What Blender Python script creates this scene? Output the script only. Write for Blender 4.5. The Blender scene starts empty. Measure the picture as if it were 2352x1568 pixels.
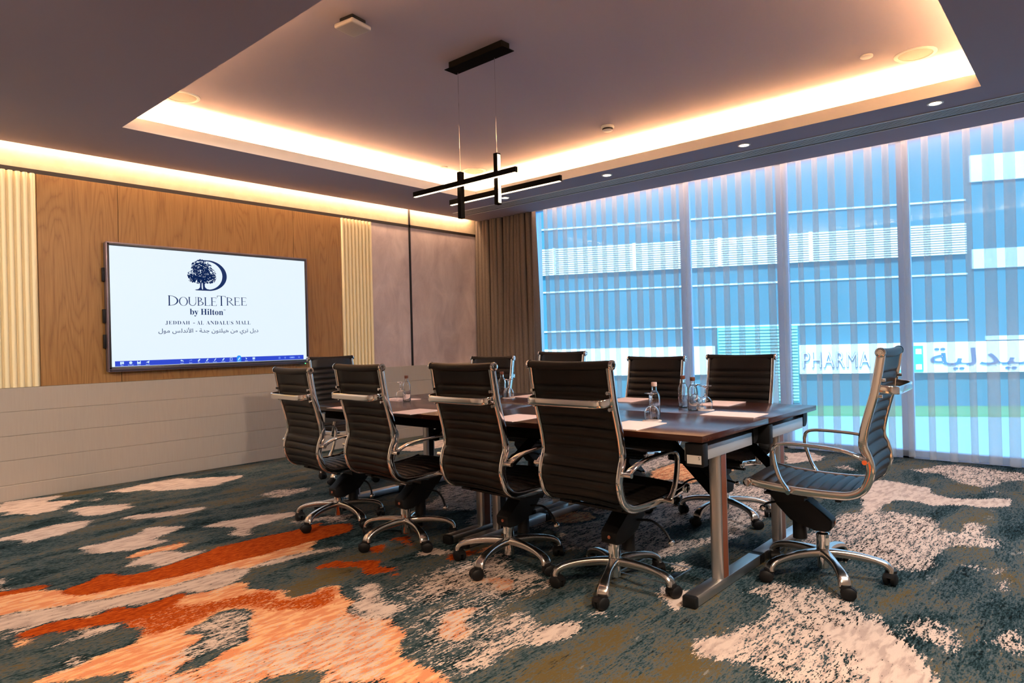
import bpy, bmesh, math, random
import numpy as np
from mathutils import Vector, Matrix
PI = math.pi; R = math.radians
random.seed(7)
S = bpy.context.scene
COL = S.collection

# ------------------------------------------------------------------ camera, world, lights, exposure
EYE = 1.155
yaw, pit, rol = R(48.6195), R(0.0623), R(-1.4402)
fw = Vector((math.sin(yaw)*math.cos(pit), math.cos(yaw)*math.cos(pit), math.sin(pit)))
rt = Vector((math.cos(yaw), -math.sin(yaw), 0)); up = rt.cross(fw)
r2 = math.cos(rol)*rt + math.sin(rol)*up; u2 = -math.sin(rol)*rt + math.cos(rol)*up
cam_d = bpy.data.cameras.new('camera'); cam = bpy.data.objects.new('camera', cam_d); COL.objects.link(cam)
cam_d.sensor_width = 36; cam_d.lens = 1536.675/2352*36; cam_d.clip_start = .05; cam_d.clip_end = 300
m = Matrix((r2, u2, -fw)).transposed().to_4x4(); m.translation = (0, 0, EYE); cam.matrix_world = m
S.camera = cam

S.view_settings.view_transform = 'Standard'; S.view_settings.look = 'None'
S.view_settings.gamma = 1; S.view_settings.use_curve_mapping = False
S.view_settings.exposure = 1.5
S.cycles.transparent_max_bounces = 24; S.cycles.max_bounces = 10; S.cycles.diffuse_bounces = 5
S.cycles.use_denoising = True; S.cycles.sample_clamp_indirect = 6

w = bpy.data.worlds.new('sky'); S.world = w; w.use_nodes = True
w.node_tree.nodes['Background'].inputs[0].default_value = (.50, .74, 1, 1)
w.node_tree.nodes['Background'].inputs[1].default_value = 1.5

def light(name, kind, loc, energy, color, aim=None, **kw):
    d = bpy.data.lights.new(name, kind); o = bpy.data.objects.new(name, d); COL.objects.link(o)
    d.energy = energy; d.color = color; o.location = loc
    for k, v in kw.items(): setattr(d, k, v)
    if aim is not None: o.rotation_euler = Vector(aim).to_track_quat('-Z', 'Y').to_euler()
    return o
def strip(name, a, b, aim, energy, color, width=.02):
    a, b = Vector(a), Vector(b); L = (b-a).length; ax = (b-a)/L; z = -Vector(aim).normalized(); y = z.cross(ax)
    o = light(name, 'AREA', (0, 0, 0), energy*L, color, shape='RECTANGLE', size=L, size_y=width)
    mm = Matrix((ax, y, z)).transposed().to_4x4(); mm.translation = (a+b)/2; o.matrix_world = mm
    return o
SUN = light('sun', 'SUN', (0, 0, 12), 2.9, (1, .95, .88), aim=(.80, .30, -.75), angle=.01)
WARM = (1, .56, .25)
TX0, TX1, TY0, TY1, ZC, ZU = 1.858, 5.636, .59, 5.48, 2.84, 3.13
COVE_W = .12
cv = 10.0
strip('cove_light_window', (TX1+.05, TY0, 2.945), (TX1+.05, TY1, 2.945), (1, 0, .4), cv, WARM)
strip('cove_light_screen', (TX0, TY1+.05, 2.945), (TX1, TY1+.05, 2.945), (0, 1, .4), cv, WARM)
strip('cove_light_door', (TX0-.05, TY0, 2.945), (TX0-.05, TY1, 2.945), (-1, 0, .4), cv*.3, WARM)
strip('cove_light_rear', (TX0, TY0-.05, 2.945), (TX1, TY0-.05, 2.945), (0, -1, .4), cv, WARM)
strip('wall_wash_light', (-1.4, 6.475, 2.92), (6.55, 6.475, 2.92), (0, .16, -1), 5.0, (1, .62, .36), .03)
strip('curtain_pocket_light', (6.745, -.9, 2.99), (6.745, 5.5, 2.99), (.20, 0, -1), 1.7, (1, .62, .42), .02)
for p, a, e in (((-.5, 2.6, 2.80), (2.4, 3.6, -1.7), 130), ((3.0, -.2, 2.80), (.2, 6, -1.9), 150), ((-1.2, 4.6, 2.80), (2.0, 1.7, -1.6), 110)):
    light('wall_fill_spot', 'SPOT', p, e, (1, .86, .74), aim=a, spot_size=R(95), spot_blend=1, shadow_soft_size=.12)  # added spots out of view, put in to brighten the screen wall
for i, (x, y) in enumerate([(-.6, .2), (-.6, 2.4), (.9, -.5), (2.9, -.5), (5.0, -.6)]):
    light('spot_lamp', 'SPOT', (x, y, 2.82), (220, 85, 170, 95, 85)[i], ((1, .70, .46), (1, .76, .56), (1, .74, .52), (1, .88, .80), (1, .92, .88))[i], aim=(.15, .25, -1), spot_size=R(100), spot_blend=.9, shadow_soft_size=.05)

# ------------------------------------------------------------------ helpers
def rgb(h):
    h = h.lstrip('#'); v = [int(h[i:i+2], 16)/255 for i in (0, 2, 4)]
    return tuple(c/12.92 if c <= .04045 else ((c+.055)/1.055)**2.4 for c in v)
MATS = {}
def mat(name, col=(.5, .5, .5), rough=.5, metal=0, spec=.5, emit=None, es=1, coat=0):
    m = bpy.data.materials.new(name); m.use_nodes = True; b = m.node_tree.nodes['Principled BSDF']
    b.inputs['Base Color'].default_value = (*col, 1); b.inputs['Roughness'].default_value = rough
    b.inputs['Metallic'].default_value = metal; b.inputs['Specular IOR Level'].default_value = spec
    b.inputs['Coat Weight'].default_value = coat
    if emit: b.inputs['Emission Color'].default_value = (*emit, 1); b.inputs['Emission Strength'].default_value = es
    MATS[name] = m; return m
class NT:
    def __init__(s, m): s.t = m.node_tree; s.b = s.t.nodes['Principled BSDF']
    def n(s, typ, **kw):
        n = s.t.nodes.new(typ)
        for k, v in kw.items():
            if k.startswith('i_'): n.inputs[k[2:].replace('_', ' ')].default_value = v
            else: setattr(n, k, v)
        return n
    def l(s, a, b): s.t.links.new(a, b)
    def coord(s, scale=(1, 1, 1), kind='Object', rot=(0, 0, 0)):
        c = s.n('ShaderNodeTexCoord'); mp = s.n('ShaderNodeMapping')
        mp.inputs['Scale'].default_value = scale; mp.inputs['Rotation'].default_value = rot
        s.l(c.outputs[kind], mp.inputs[0]); return mp.outputs[0]
    def noise(s, vec, scale=5, detail=3, rough=.5, dist=0):
        n = s.n('ShaderNodeTexNoise'); n.inputs['Scale'].default_value = scale; n.inputs['Detail'].default_value = detail
        n.inputs['Roughness'].default_value = rough; n.inputs['Distortion'].default_value = dist
        s.l(vec, n.inputs['Vector']); return n.outputs[0]
    def ramp(s, f, stops):
        r = s.n('ShaderNodeValToRGB'); e = r.color_ramp.elements
        while len(e) < len(stops): e.new(.5)
        for k, (p, c) in enumerate(stops):
            e[k].position = p; e[k].color = (*c, 1) if len(c) == 3 else c
        s.l(f, r.inputs[0]); return r.outputs[0]
    def math(s, op, a, b=None, c=None):
        n = s.n('ShaderNodeMath', operation=op)
        for k, v in enumerate((a, b, c)):
            if v is None: continue
            if isinstance(v, (int, float)): n.inputs[k].default_value = v
            else: s.l(v, n.inputs[k])
        return n.outputs[0]
    def smooth(s, v, a, b):
        n = s.n('ShaderNodeMapRange', interpolation_type='SMOOTHSTEP'); s.l(v, n.inputs[0])
        n.inputs[1].default_value = a; n.inputs[2].default_value = b; return n.outputs[0]
    def mix(s, f, a, b, mode='MIX'):
        n = s.n('ShaderNodeMix', data_type='RGBA', blend_type=mode)
        for k, v in ((0, f), (6, a), (7, b)):
            if isinstance(v, (int, float)): n.inputs[k].default_value = v
            elif isinstance(v, tuple): n.inputs[k].default_value = (*v, 1)
            else: s.l(v, n.inputs[k])
        return n.outputs[2]
    def base(s, c): s.l(c, s.b.inputs['Base Color'])
    def bump(s, h, strength=.3, dist=.01):
        n = s.n('ShaderNodeBump'); n.inputs['Strength'].default_value = strength; n.inputs['Distance'].default_value = dist
        s.l(h, n.inputs['Height']); s.l(n.outputs[0], s.b.inputs['Normal'])

class MB:
    """collects shapes into one mesh"""
    def __init__(s): s.bm = bmesh.new()
    def box(s, c, sz, rot=None, bev=0, seg=2):
        r = bmesh.ops.create_cube(s.bm, size=1); vs = r['verts']
        mm = Matrix.Translation(c) @ (rot.to_4x4() if rot else Matrix()) @ Matrix.Diagonal((*sz, 1))
        bmesh.ops.transform(s.bm, matrix=mm, verts=vs)
        if bev: bmesh.ops.bevel(s.bm, geom=list({e for v in vs for e in v.link_edges}), offset=bev, segments=seg, affect='EDGES', profile=.5)
        return s
    def bx(s, x0, x1, y0, y1, z0, z1, bev=0): return s.box(((x0+x1)/2, (y0+y1)/2, (z0+z1)/2), (x1-x0, y1-y0, z1-z0), bev=bev)
    def cyl(s, p, q, r, r2=None, n=20, caps=True):
        p, q = Vector(p), Vector(q); d = q-p
        res = bmesh.ops.create_cone(s.bm, cap_ends=caps, segments=n, radius1=r, radius2=r if r2 is None else r2, depth=d.length)
        bmesh.ops.transform(s.bm, matrix=Matrix.Translation((p+q)/2) @ d.to_track_quat('Z', 'Y').to_matrix().to_4x4(), verts=res['verts'])
        return s
    def sph(s, c, r, n=16):
        res = bmesh.ops.create_uvsphere(s.bm, u_segments=n, v_segments=n//2+2, radius=r)
        bmesh.ops.translate(s.bm, vec=c, verts=res['verts']); return s
    def lathe(s, prof, c=(0, 0, 0), n=28, axis=None):
        rings = []
        M = axis.to_4x4() if axis else Matrix()
        for (r, z) in prof:
            if r < 1e-5: rings.append([s.bm.verts.new(Vector(c) + M @ Vector((0, 0, z)))])
            else: rings.append([s.bm.verts.new(Vector(c) + M @ Vector((r*math.cos(2*PI*k/n), r*math.sin(2*PI*k/n), z))) for k in range(n)])
        for A, B in zip(rings, rings[1:]):
            for k in range(n):
                a, b = A[k % len(A)], A[(k+1) % len(A)]; c2, d = B[(k+1) % len(B)], B[k % len(B)]
                f = []
                for v in (a, b, c2, d):
                    if v not in f: f.append(v)
                if len(f) > 2: s.bm.faces.new(f)
        return s
    def sweep(s, path, sec, side, scale=None, caps=True):
        """sec: list of (a along side, b along normal); side fixed Vector or None"""
        P = [Vector(p) for p in path]; rings = []; n = len(P); sd = Vector(side) if side else None
        prev = None
        for i, p in enumerate(P):
            t = (P[min(i+1, n-1)]-P[max(i-1, 0)]).normalized()
            if sd is not None: a = (sd - t*sd.dot(t)).normalized()
            else:
                if prev is None: prev = t.orthogonal().normalized()
                a = (prev - t*prev.dot(t)).normalized(); prev = a
            b = t.cross(a)
            k = (1, 1) if scale is None else scale[i]
            if not isinstance(k, (tuple, list)): k = (k, k)
            rings.append([s.bm.verts.new(p + a*(x*k[0]) + b*(y*k[1])) for x, y in sec])
        m = len(sec)
        for A, B in zip(rings, rings[1:]):
            for k in range(m): s.bm.faces.new((A[k], A[(k+1) % m], B[(k+1) % m], B[k]))
        if caps: s.bm.faces.new(rings[0][::-1]); s.bm.faces.new(rings[-1])
        return s
    def prism(s, pts, d):
        """polygon pts (3D) extruded by vector d"""
        A = [s.bm.verts.new(p) for p in pts]; B = [s.bm.verts.new(Vector(p)+Vector(d)) for p in pts]; n = len(A)
        s.bm.faces.new(A[::-1]); s.bm.faces.new(B)
        for k in range(n): s.bm.faces.new((A[k], A[(k+1) % n], B[(k+1) % n], B[k]))
        return s
    def quad(s, *pts): s.bm.faces.new([s.bm.verts.new(p) for p in pts]); return s
    def build(s, name, m, parent=None, smooth=40, loc=None, kind=None):
        bmesh.ops.recalc_face_normals(s.bm, faces=s.bm.faces)
        me = bpy.data.meshes.new(name); s.bm.to_mesh(me); s.bm.free()
        o = bpy.data.objects.new(name, me); COL.objects.link(o)
        me.materials.append(MATS[m] if isinstance(m, str) else m)
        if smooth:
            me.polygons.foreach_set('use_smooth', [True]*len(me.polygons))
            me.set_sharp_from_angle(angle=R(smooth))
        if parent: o.parent = parent
        if loc: o.location = loc
        if kind: o['kind'] = kind
        return o
def circ(r, n=12, r2=None): return [(r*math.cos(2*PI*k/n), (r2 or r)*math.sin(2*PI*k/n)) for k in range(n)]
def rrect(w, h, r, n=3):
    o = []
    for cx, cy, a in ((w/2-r, h/2-r, 0), (-w/2+r, h/2-r, 90), (-w/2+r, -h/2+r, 180), (w/2-r, -h/2+r, 270)):
        for k in range(n+1): t = R(a+90*k/n); o.append((cx+r*math.cos(t), cy+r*math.sin(t)))
    return o
def catmull(P, step=.01):
    P = [Vector(p) for p in P]; out = []
    for i in range(len(P)-1):
        p0, p1, p2, p3 = P[max(i-1, 0)], P[i], P[i+1], P[min(i+2, len(P)-1)]
        n = max(2, int((p2-p1).length/step))
        for k in range(n):
            t = k/n
            out.append(.5*((2*p1)+(p2-p0)*t+(2*p0-5*p1+4*p2-p3)*t*t+(3*p1-p0-3*p2+p3)*t**3))
    out.append(P[-1]); return out
def tag(o, label, cat, group=None, kind=None):
    o['label'] = label; o['category'] = cat
    if group: o['group'] = group
    if kind: o['kind'] = kind
    return o
def thing(name, label, cat, loc=(0, 0, 0), rz=0, group=None):
    o = bpy.data.objects.new(name, None); COL.objects.link(o); o.location = loc; o.rotation_euler = (0, 0, rz)
    o.empty_display_size = .1
    return tag(o, label, cat, group)
def copy_tree(o, parent=None):
    c = o.copy(); COL.objects.link(c)
    if parent: c.parent = parent
    for ch in list(o.children): copy_tree(ch, c)
    return c
def text(body, name, m, parent, size, width=None, height=None, offset=0, extrude=0.001, spacing=1, loc=(0, 0, 0), rot=(0, 0, 0), align='CENTER'):
    """lettering as a mesh, scaled to a width (and height) in metres; baseline-centred"""
    c = bpy.data.curves.new(name, 'FONT'); c.body = body; c.size = 1; c.offset = offset; c.extrude = extrude; c.space_character = spacing
    t = bpy.data.objects.new(name, c); COL.objects.link(t); bpy.context.view_layer.update()
    me = bpy.data.meshes.new_from_object(t.evaluated_get(bpy.context.evaluated_depsgraph_get()))
    bpy.data.objects.remove(t)
    co = np.empty(len(me.vertices)*3); me.vertices.foreach_get('co', co); co = co.reshape(-1, 3)
    mn, mx = co.min(0), co.max(0); sx = sy = size
    if width: sx = width/(mx[0]-mn[0]); sy = sx
    if height: sy = height/(mx[1]-mn[1])
    if height and not width: sx = sy
    if align == 'CENTER': co[:, 0] -= (mn[0]+mx[0])/2
    else: co[:, 0] -= mn[0]
    co[:, 1] -= mn[1]
    co[:, 0] *= sx; co[:, 1] *= sy
    me.vertices.foreach_set('co', co.ravel()); me.materials.clear(); me.materials.append(MATS[m]); me.update()
    o = bpy.data.objects.new(name, me); COL.objects.link(o); o.parent = parent; o.location = loc; o.rotation_euler = rot
    return o
def arabic(body, name, m, parent, width, height, extrude, loc, offset):
    """joined letters, each filled on its own and set at its pen position"""
    def glyph(t_):
        c = bpy.data.curves.new('g', 'FONT'); c.body = t_; c.offset = offset; c.extrude = 0
        o = bpy.data.objects.new('g', c); COL.objects.link(o); bpy.context.view_layer.update()
        me = bpy.data.meshes.new_from_object(o.evaluated_get(bpy.context.evaluated_depsgraph_get())); bpy.data.objects.remove(o)
        V = [v.co.copy() for v in me.vertices]; F = [list(p.vertices) for p in me.polygons]; bpy.data.meshes.remove(me); return V, F
    mxI = max(v.x for v in glyph('I')[0]); vs, fs = [], []
    for k, ch in enumerate(body):
        if ch == ' ': continue
        adv = max(v.x for v in glyph(body[:k]+'I')[0])-mxI if k else 0
        V, F = glyph(ch); n = len(vs); vs += [(v.x+adv, v.y) for v in V]; fs += [[i+n for i in f] for f in F]
    xs, ys = [v[0] for v in vs], [v[1] for v in vs]; x0, x1, y0, y1 = min(xs), max(xs), min(ys), max(ys)
    pos = [((x-(x0+x1)/2)*width/(x1-x0), 0, (y-y0)*height/(y1-y0)) for x, y in vs]
    me = bpy.data.meshes.new(name); me.from_pydata(pos, [], fs); me.materials.append(MATS[m])
    if extrude > .01:
        bm = bmesh.new(); bm.from_mesh(me); bmesh.ops.solidify(bm, geom=bm.faces[:], thickness=extrude); bm.to_mesh(me); bm.free()
    o = bpy.data.objects.new(name, me); COL.objects.link(o); o.parent = parent; o.location = loc; return o
def title(P, X, Z, e):
    """DOUBLETREE in slender serif capitals, one mesh per letter"""
    st, hr, sf = .125, .036, .062
    def letter(ch, xa, xb, z0, h):
        b = MB(); W = (xb-xa)/h
        def pl(pts): b.bm.faces.new([b.bm.verts.new((X(xa)+x*h, e, Z(z0)+y*h)) for x, y in pts])
        def rc(x0, x1, y0, y1): pl([(x0, y0), (x1, y0), (x1, y1), (x0, y1)])
        def stem(x, w=st, y0=0, y1=1, foot=True, head=True):
            rc(x, x+w, y0, y1)
            if foot: pl([(x-sf, y0), (x+w+sf, y0), (x+w+sf, y0+.022), (x+w, y0+.06), (x, y0+.06), (x-sf, y0+.022)])
            if head: pl([(x-sf, y1), (x-sf, y1-.022), (x, y1-.06), (x+w, y1-.06), (x+w+sf, y1-.022), (x+w+sf, y1)])
        def arc(cx, cy, ox, oy, ix, iy, a0, a1, dx=0, n=26):
            t_ = [R(a0+(a1-a0)*k/n) for k in range(n+1)]
            O = [(cx+ox*math.cos(a), cy+oy*math.sin(a)) for a in t_]; I = [(cx+dx+ix*math.cos(a), cy+iy*math.sin(a)) for a in t_]
            for k in range(n): pl([O[k], O[k+1], I[k+1], I[k]])
        l = sf
        if ch in 'DBRLE': stem(l)
        if ch == 'D':
            r_ = W-l-st; arc(l+st*.6, .5, W-l-st*.6, .5, W-l-st*1.75, .5-hr, 90, -90)
        if ch == 'O': arc(W/2, .5, W/2, .52, W/2-st, .52-hr, 0, 360, 0, 44)
        if ch == 'U':
            stem(l, st, .36, 1, False); stem(W-l-.05, .05, .36, 1, False); c0 = (l+W-l)/2
            arc(c0, .36, W/2-l, .38, W/2-l-st*.75, .38-.055, 180, 360, .012)
        if ch in 'BR':
            q = .52 if ch == 'B' else .47
            arc(l+st*.6, (1+q)/2, W*(.74 if ch == 'B' else .80)-l-st*.6, (1-q)/2, W*(.74 if ch == 'B' else .80)-l-st*1.6, (1-q)/2-hr, 90, -90)
        if ch == 'B': arc(l+st*.6, .27, W-l-st*.6, .27, W-l-st*1.65, .27-hr, 90, -90)
        if ch == 'R': pl([(l+st+.10, .48), (l+st+.22, .48), (W+.02, .02), (W+.05, 0), (W-.10, 0)])
        if ch in 'LE':
            rc(l+st, W, 0, hr); pl([(W-.06, hr), (W-.012, 0), (W+.02, .20), (W, .20)])
        if ch == 'E':
            rc(l+st, W-.05, 1-hr, 1); pl([(W-.10, 1-hr), (W-.05, 1-hr*.5), (W-.04, .82), (W-.055, .82)])
            rc(l+st, W-.16, .5-hr/2, .5+hr/2); rc(W-.17, W-.15, .41, .59)
        if ch == 'T':
            stem(W/2-st/2, head=False); rc(0, W, 1-hr, 1)
            pl([(0, 1), (-.02, .80), (.005, .80), (.06, 1-hr)]); pl([(W, 1), (W+.02, .80), (W-.005, .80), (W-.06, 1-hr)])
        b.build('title_letter', 'screen_navy', P, smooth=0)
    for q in (('D', 2.530, 2.622, 1.571, .094), ('O', 2.628, 2.708, 1.5735, .080), ('U', 2.712, 2.790, 1.5755, .081), ('B', 2.797, 2.855, 1.577, .080), ('L', 2.862, 2.918, 1.578, .080), ('E', 2.925, 2.981, 1.5785, .080),
              ('T', 2.986, 3.070, 1.581, .096), ('R', 3.078, 3.150, 1.585, .080), ('E', 3.156, 3.214, 1.587, .080), ('E', 3.226, 3.284, 1.589, .080)): letter(*q)
def bold(t):
    return ''.join(chr(0x1D400+ord(c)-65) if 'A' <= c <= 'Z' else chr(0x1D41A+ord(c)-97) if 'a' <= c <= 'z' else c for c in t)

# ------------------------------------------------------------------ materials
mat('ceiling_paint', (.345, .305, .365), .9, spec=.1)
mat('plaster', (.66, .60, .54), .85, spec=.2)
mat('white_plastic', (.72, .70, .68), .45)
mat('dark_gap', (.012, .010, .009), .7)
mat('black_metal', (.008, .0075, .0075), .6, spec=0)
mat('black_plastic', (.008, .008, .009), .5, spec=.25)
mat('caster_plastic', (.007, .007, .008), .5, spec=.25)
mat('chrome', (.80, .78, .76), .07, 1)
mat('polished_aluminium', (.66, .62, .58), .22, 1)
mat('satin_aluminium', (.62, .61, .60), .36, 1)
mat('bracket_aluminium', (.60, .62, .64), .42, .6)
mat('copper_dot', (.55, .20, .12), .4, .5)
mat('speaker_grille', (.24, .22, .22), .7); mat('ap_plastic', (.26, .24, .25), .5)
mat('vent_grey', (.62, .62, .64), .5); mat('ceiling_paint_lit', (.82, .78, .74), .8, spec=.2)
mat('sticker', (.75, .72, .68), .6)
mat('ink', (.03, .03, .03), .6)
mat('paper', (.90, .73, .71), .8, spec=.1)
mat('coaster_card', (.86, .76, .72), .8, spec=.1)
mat('cap_pale', (.72, .52, .46), .4); mat('cap_copper', (.20, .07, .04), .35, .3)
mat('brown_insert', (.17, .052, .022), .35)
mat('led_warm', (1, .8, .6), .5, emit=(1, .66, .34), es=5)
mat('downlight_lens', (1, .9, .8), .5, emit=(1, .72, .45), es=7)
mat('window_frame', (.50, .66, .95), .45)
mat('screen_white', (0, 0, 0), .4, emit=(.78, .90, 1), es=.36, spec=.2)
mat('screen_navy', (.004, .018, .085), .5, emit=(.006, .028, .13), es=.2, spec=.1)
mat('bar_blue', (0, 0, 0), .4, emit=(.025, .065, .62), es=.36, spec=.2)
mat('bar_light', (0, 0, 0), .4, emit=(.62, .82, 1), es=.36, spec=.2)
mat('bar_dim', (0, 0, 0), .4, emit=(.12, .22, .85), es=.36, spec=.2)
mat('tab_cyan', (0, 0, 0), .4, emit=(.02, .30, .95), es=.36, spec=.2)
mat('bezel', (.035, .033, .042), .35, spec=.5)
mat('bezel_lip', (.16, .13, .17), .3, .6)
mat('led_green', (0, .2, .02), .4, emit=(.05, 1, .15), es=2)
mat('pinkish_trim', (.012, .007, .006), .5)
# leather
m = mat('leather', (.008, .0066, .006), .42, spec=.26); t = NT(m)
v = t.coord((1, 1, 1)); h = t.noise(v, 260, 3); t.bump(h, .12, .002)
# oak
m = mat('oak_veneer', rough=.42, spec=.35); t = NT(m)
v = t.coord((5, 5, .55)); f = t.noise(v, 1, 1.2, .35, .15)
v2 = t.coord((24, 24, 2.2)); f2 = t.noise(v2, 1.5, 2)
lines = t.math('ABSOLUTE', t.math('SINE', t.math('MULTIPLY_ADD', f, 55, t.math('MULTIPLY', f2, 3))))
v3 = t.coord((130, 130, 3.5)); g = t.noise(v3, 1, 4, .6)
k = t.math('ADD', t.math('MULTIPLY', t.math('POWER', lines, .45), .26), t.math('MULTIPLY', g, .70))
t.base(t.ramp(k, [(.12, rgb('#6d4b29')), (.5, rgb('#93693a')), (.9, rgb('#b0864e'))])); t.bump(g, .08, .002)
# fluted cream panel, painted wainscot
mat('cream_fluted', rgb('#f0dfb4'), .5, spec=.35)
m = mat('wainscot_paint', rgb('#b3a088'), .6, spec=.3); t = NT(m)
g = t.noise(t.coord((90, 90, 5)), 1, 3); t.base(t.mix(t.math('MULTIPLY', g, .5), rgb('#a99d90'), rgb('#bab0a2')))
# wallcovering
m = mat('fabric_wallcovering', rough=.85, spec=.2); t = NT(m)
a = t.noise(t.coord((2.2, 2.2, 1.1)), 2.2, 5, .62, .6); b_ = t.noise(t.coord((240, 240, 90)), 1, 2); c_ = t.noise(t.coord((60, 60, 3)), 1, 2)
t.base(t.mix(t.math('MULTIPLY', c_, .35), t.ramp(a, [(.30, rgb('#b29f9c')), (.5, rgb('#c6b3af')), (.7, rgb('#d8c6c0'))]), t.ramp(b_, [(.3, rgb('#b8a6a2')), (.7, rgb('#d4c2bd'))])))
m = mat('cream_wallcovering', rough=.85, spec=.2); t = NT(m)
a = t.noise(t.coord((4, 4, 4)), 3, 5, .6); t.base(t.ramp(a, [(.3, rgb('#b8a68c')), (.7, rgb('#c6b59b'))]))
# table top: dark walnut laminate
m = mat('walnut_top', rough=.2, spec=.5); t = NT(m)
g = t.noise(t.coord((30, 3, 30)), 1, 5, .6, .3); t.base(t.ramp(g, [(.3, rgb('#311a13')), (.55, rgb('#3f2118')), (.8, rgb('#4c2a1f'))]))
# curtains
m = mat('taupe_drape', rgb('#8a7260'), .8, spec=.2); t = NT(m)
g = t.noise(t.coord((220, 220, 40)), 1, 2); t.base(t.mix(g, rgb('#5c4f46'), rgb('#756960')))
def sheer_mat():
    m = bpy.data.materials.new('sheer_voile'); m.use_nodes = True; MATS['sheer_voile'] = m; nt = m.node_tree; nt.nodes.clear()
    N = nt.nodes.new; L = nt.links.new
    tr = N('ShaderNodeBsdfTransparent'); tr.inputs[0].default_value = (1, 1, 1, 1)
    tl = N('ShaderNodeBsdfTranslucent'); tl.inputs[0].default_value = (.78, .79, .80, 1)
    df = N('ShaderNodeBsdfDiffuse'); df.inputs[0].default_value = (.76, .74, .73, 1)
    a = N('ShaderNodeMixShader'); a.inputs[0].default_value = .55; L(tl.outputs[0], a.inputs[1]); L(df.outputs[0], a.inputs[2])
    b = N('ShaderNodeMixShader'); b.inputs[0].default_value = .35; L(tr.outputs[0], b.inputs[1]); L(a.outputs[0], b.inputs[2])
    o = N('ShaderNodeOutputMaterial'); L(b.outputs[0], o.inputs[0])
sheer_mat()
def pane_mat():
    m = bpy.data.materials.new('tinted_glass'); m.use_nodes = True; MATS['tinted_glass'] = m; nt = m.node_tree; nt.nodes.clear()
    N = nt.nodes.new; L = nt.links.new
    tr = N('ShaderNodeBsdfTransparent'); tr.inputs[0].default_value = (.80, .93, 1, 1)
    gl = N('ShaderNodeBsdfGlossy'); gl.inputs['Roughness'].default_value = .02; gl.inputs[0].default_value = (.8, .9, 1, 1)
    fr = N('ShaderNodeFresnel'); fr.inputs[0].default_value = 1.45
    b = N('ShaderNodeMixShader'); L(fr.outputs[0], b.inputs[0]); L(tr.outputs[0], b.inputs[1]); L(gl.outputs[0], b.inputs[2])
    o = N('ShaderNodeOutputMaterial'); L(b.outputs[0], o.inputs[0])
pane_mat()
def clear_glass():
    m = mat('clear_glass', (1, 1, 1), .0); b = m.node_tree.nodes['Principled BSDF']
    b.inputs['Transmission Weight'].default_value = 1; b.inputs['IOR'].default_value = 1.45
clear_glass()
mat('facade_blue', rgb('#2a6b7e'), .6); mat('facade_pale', rgb('#c8dce8'), .6); mat('louvre_white', rgb('#dfe6e8'), .5)
mat('louvre_back', rgb('#7f98a4'), .7); mat('sign_white', rgb('#f6f8f8'), .5, emit=(.8, .9, 1), es=.15); mat('sign_blue', rgb('#2f6ea6'), .5)
mat('sign_teal', rgb('#12b5ae'), .5, emit=(.02, .6, .58), es=.3); mat('shutter_teal', rgb('#3aa7a4'), .5)
mat('shutter_slat', rgb('#8cc4c4'), .5); mat('paving', rgb('#7ea6b4'), .8); mat('grass', rgb('#4f8a5c'), .9)

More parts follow.
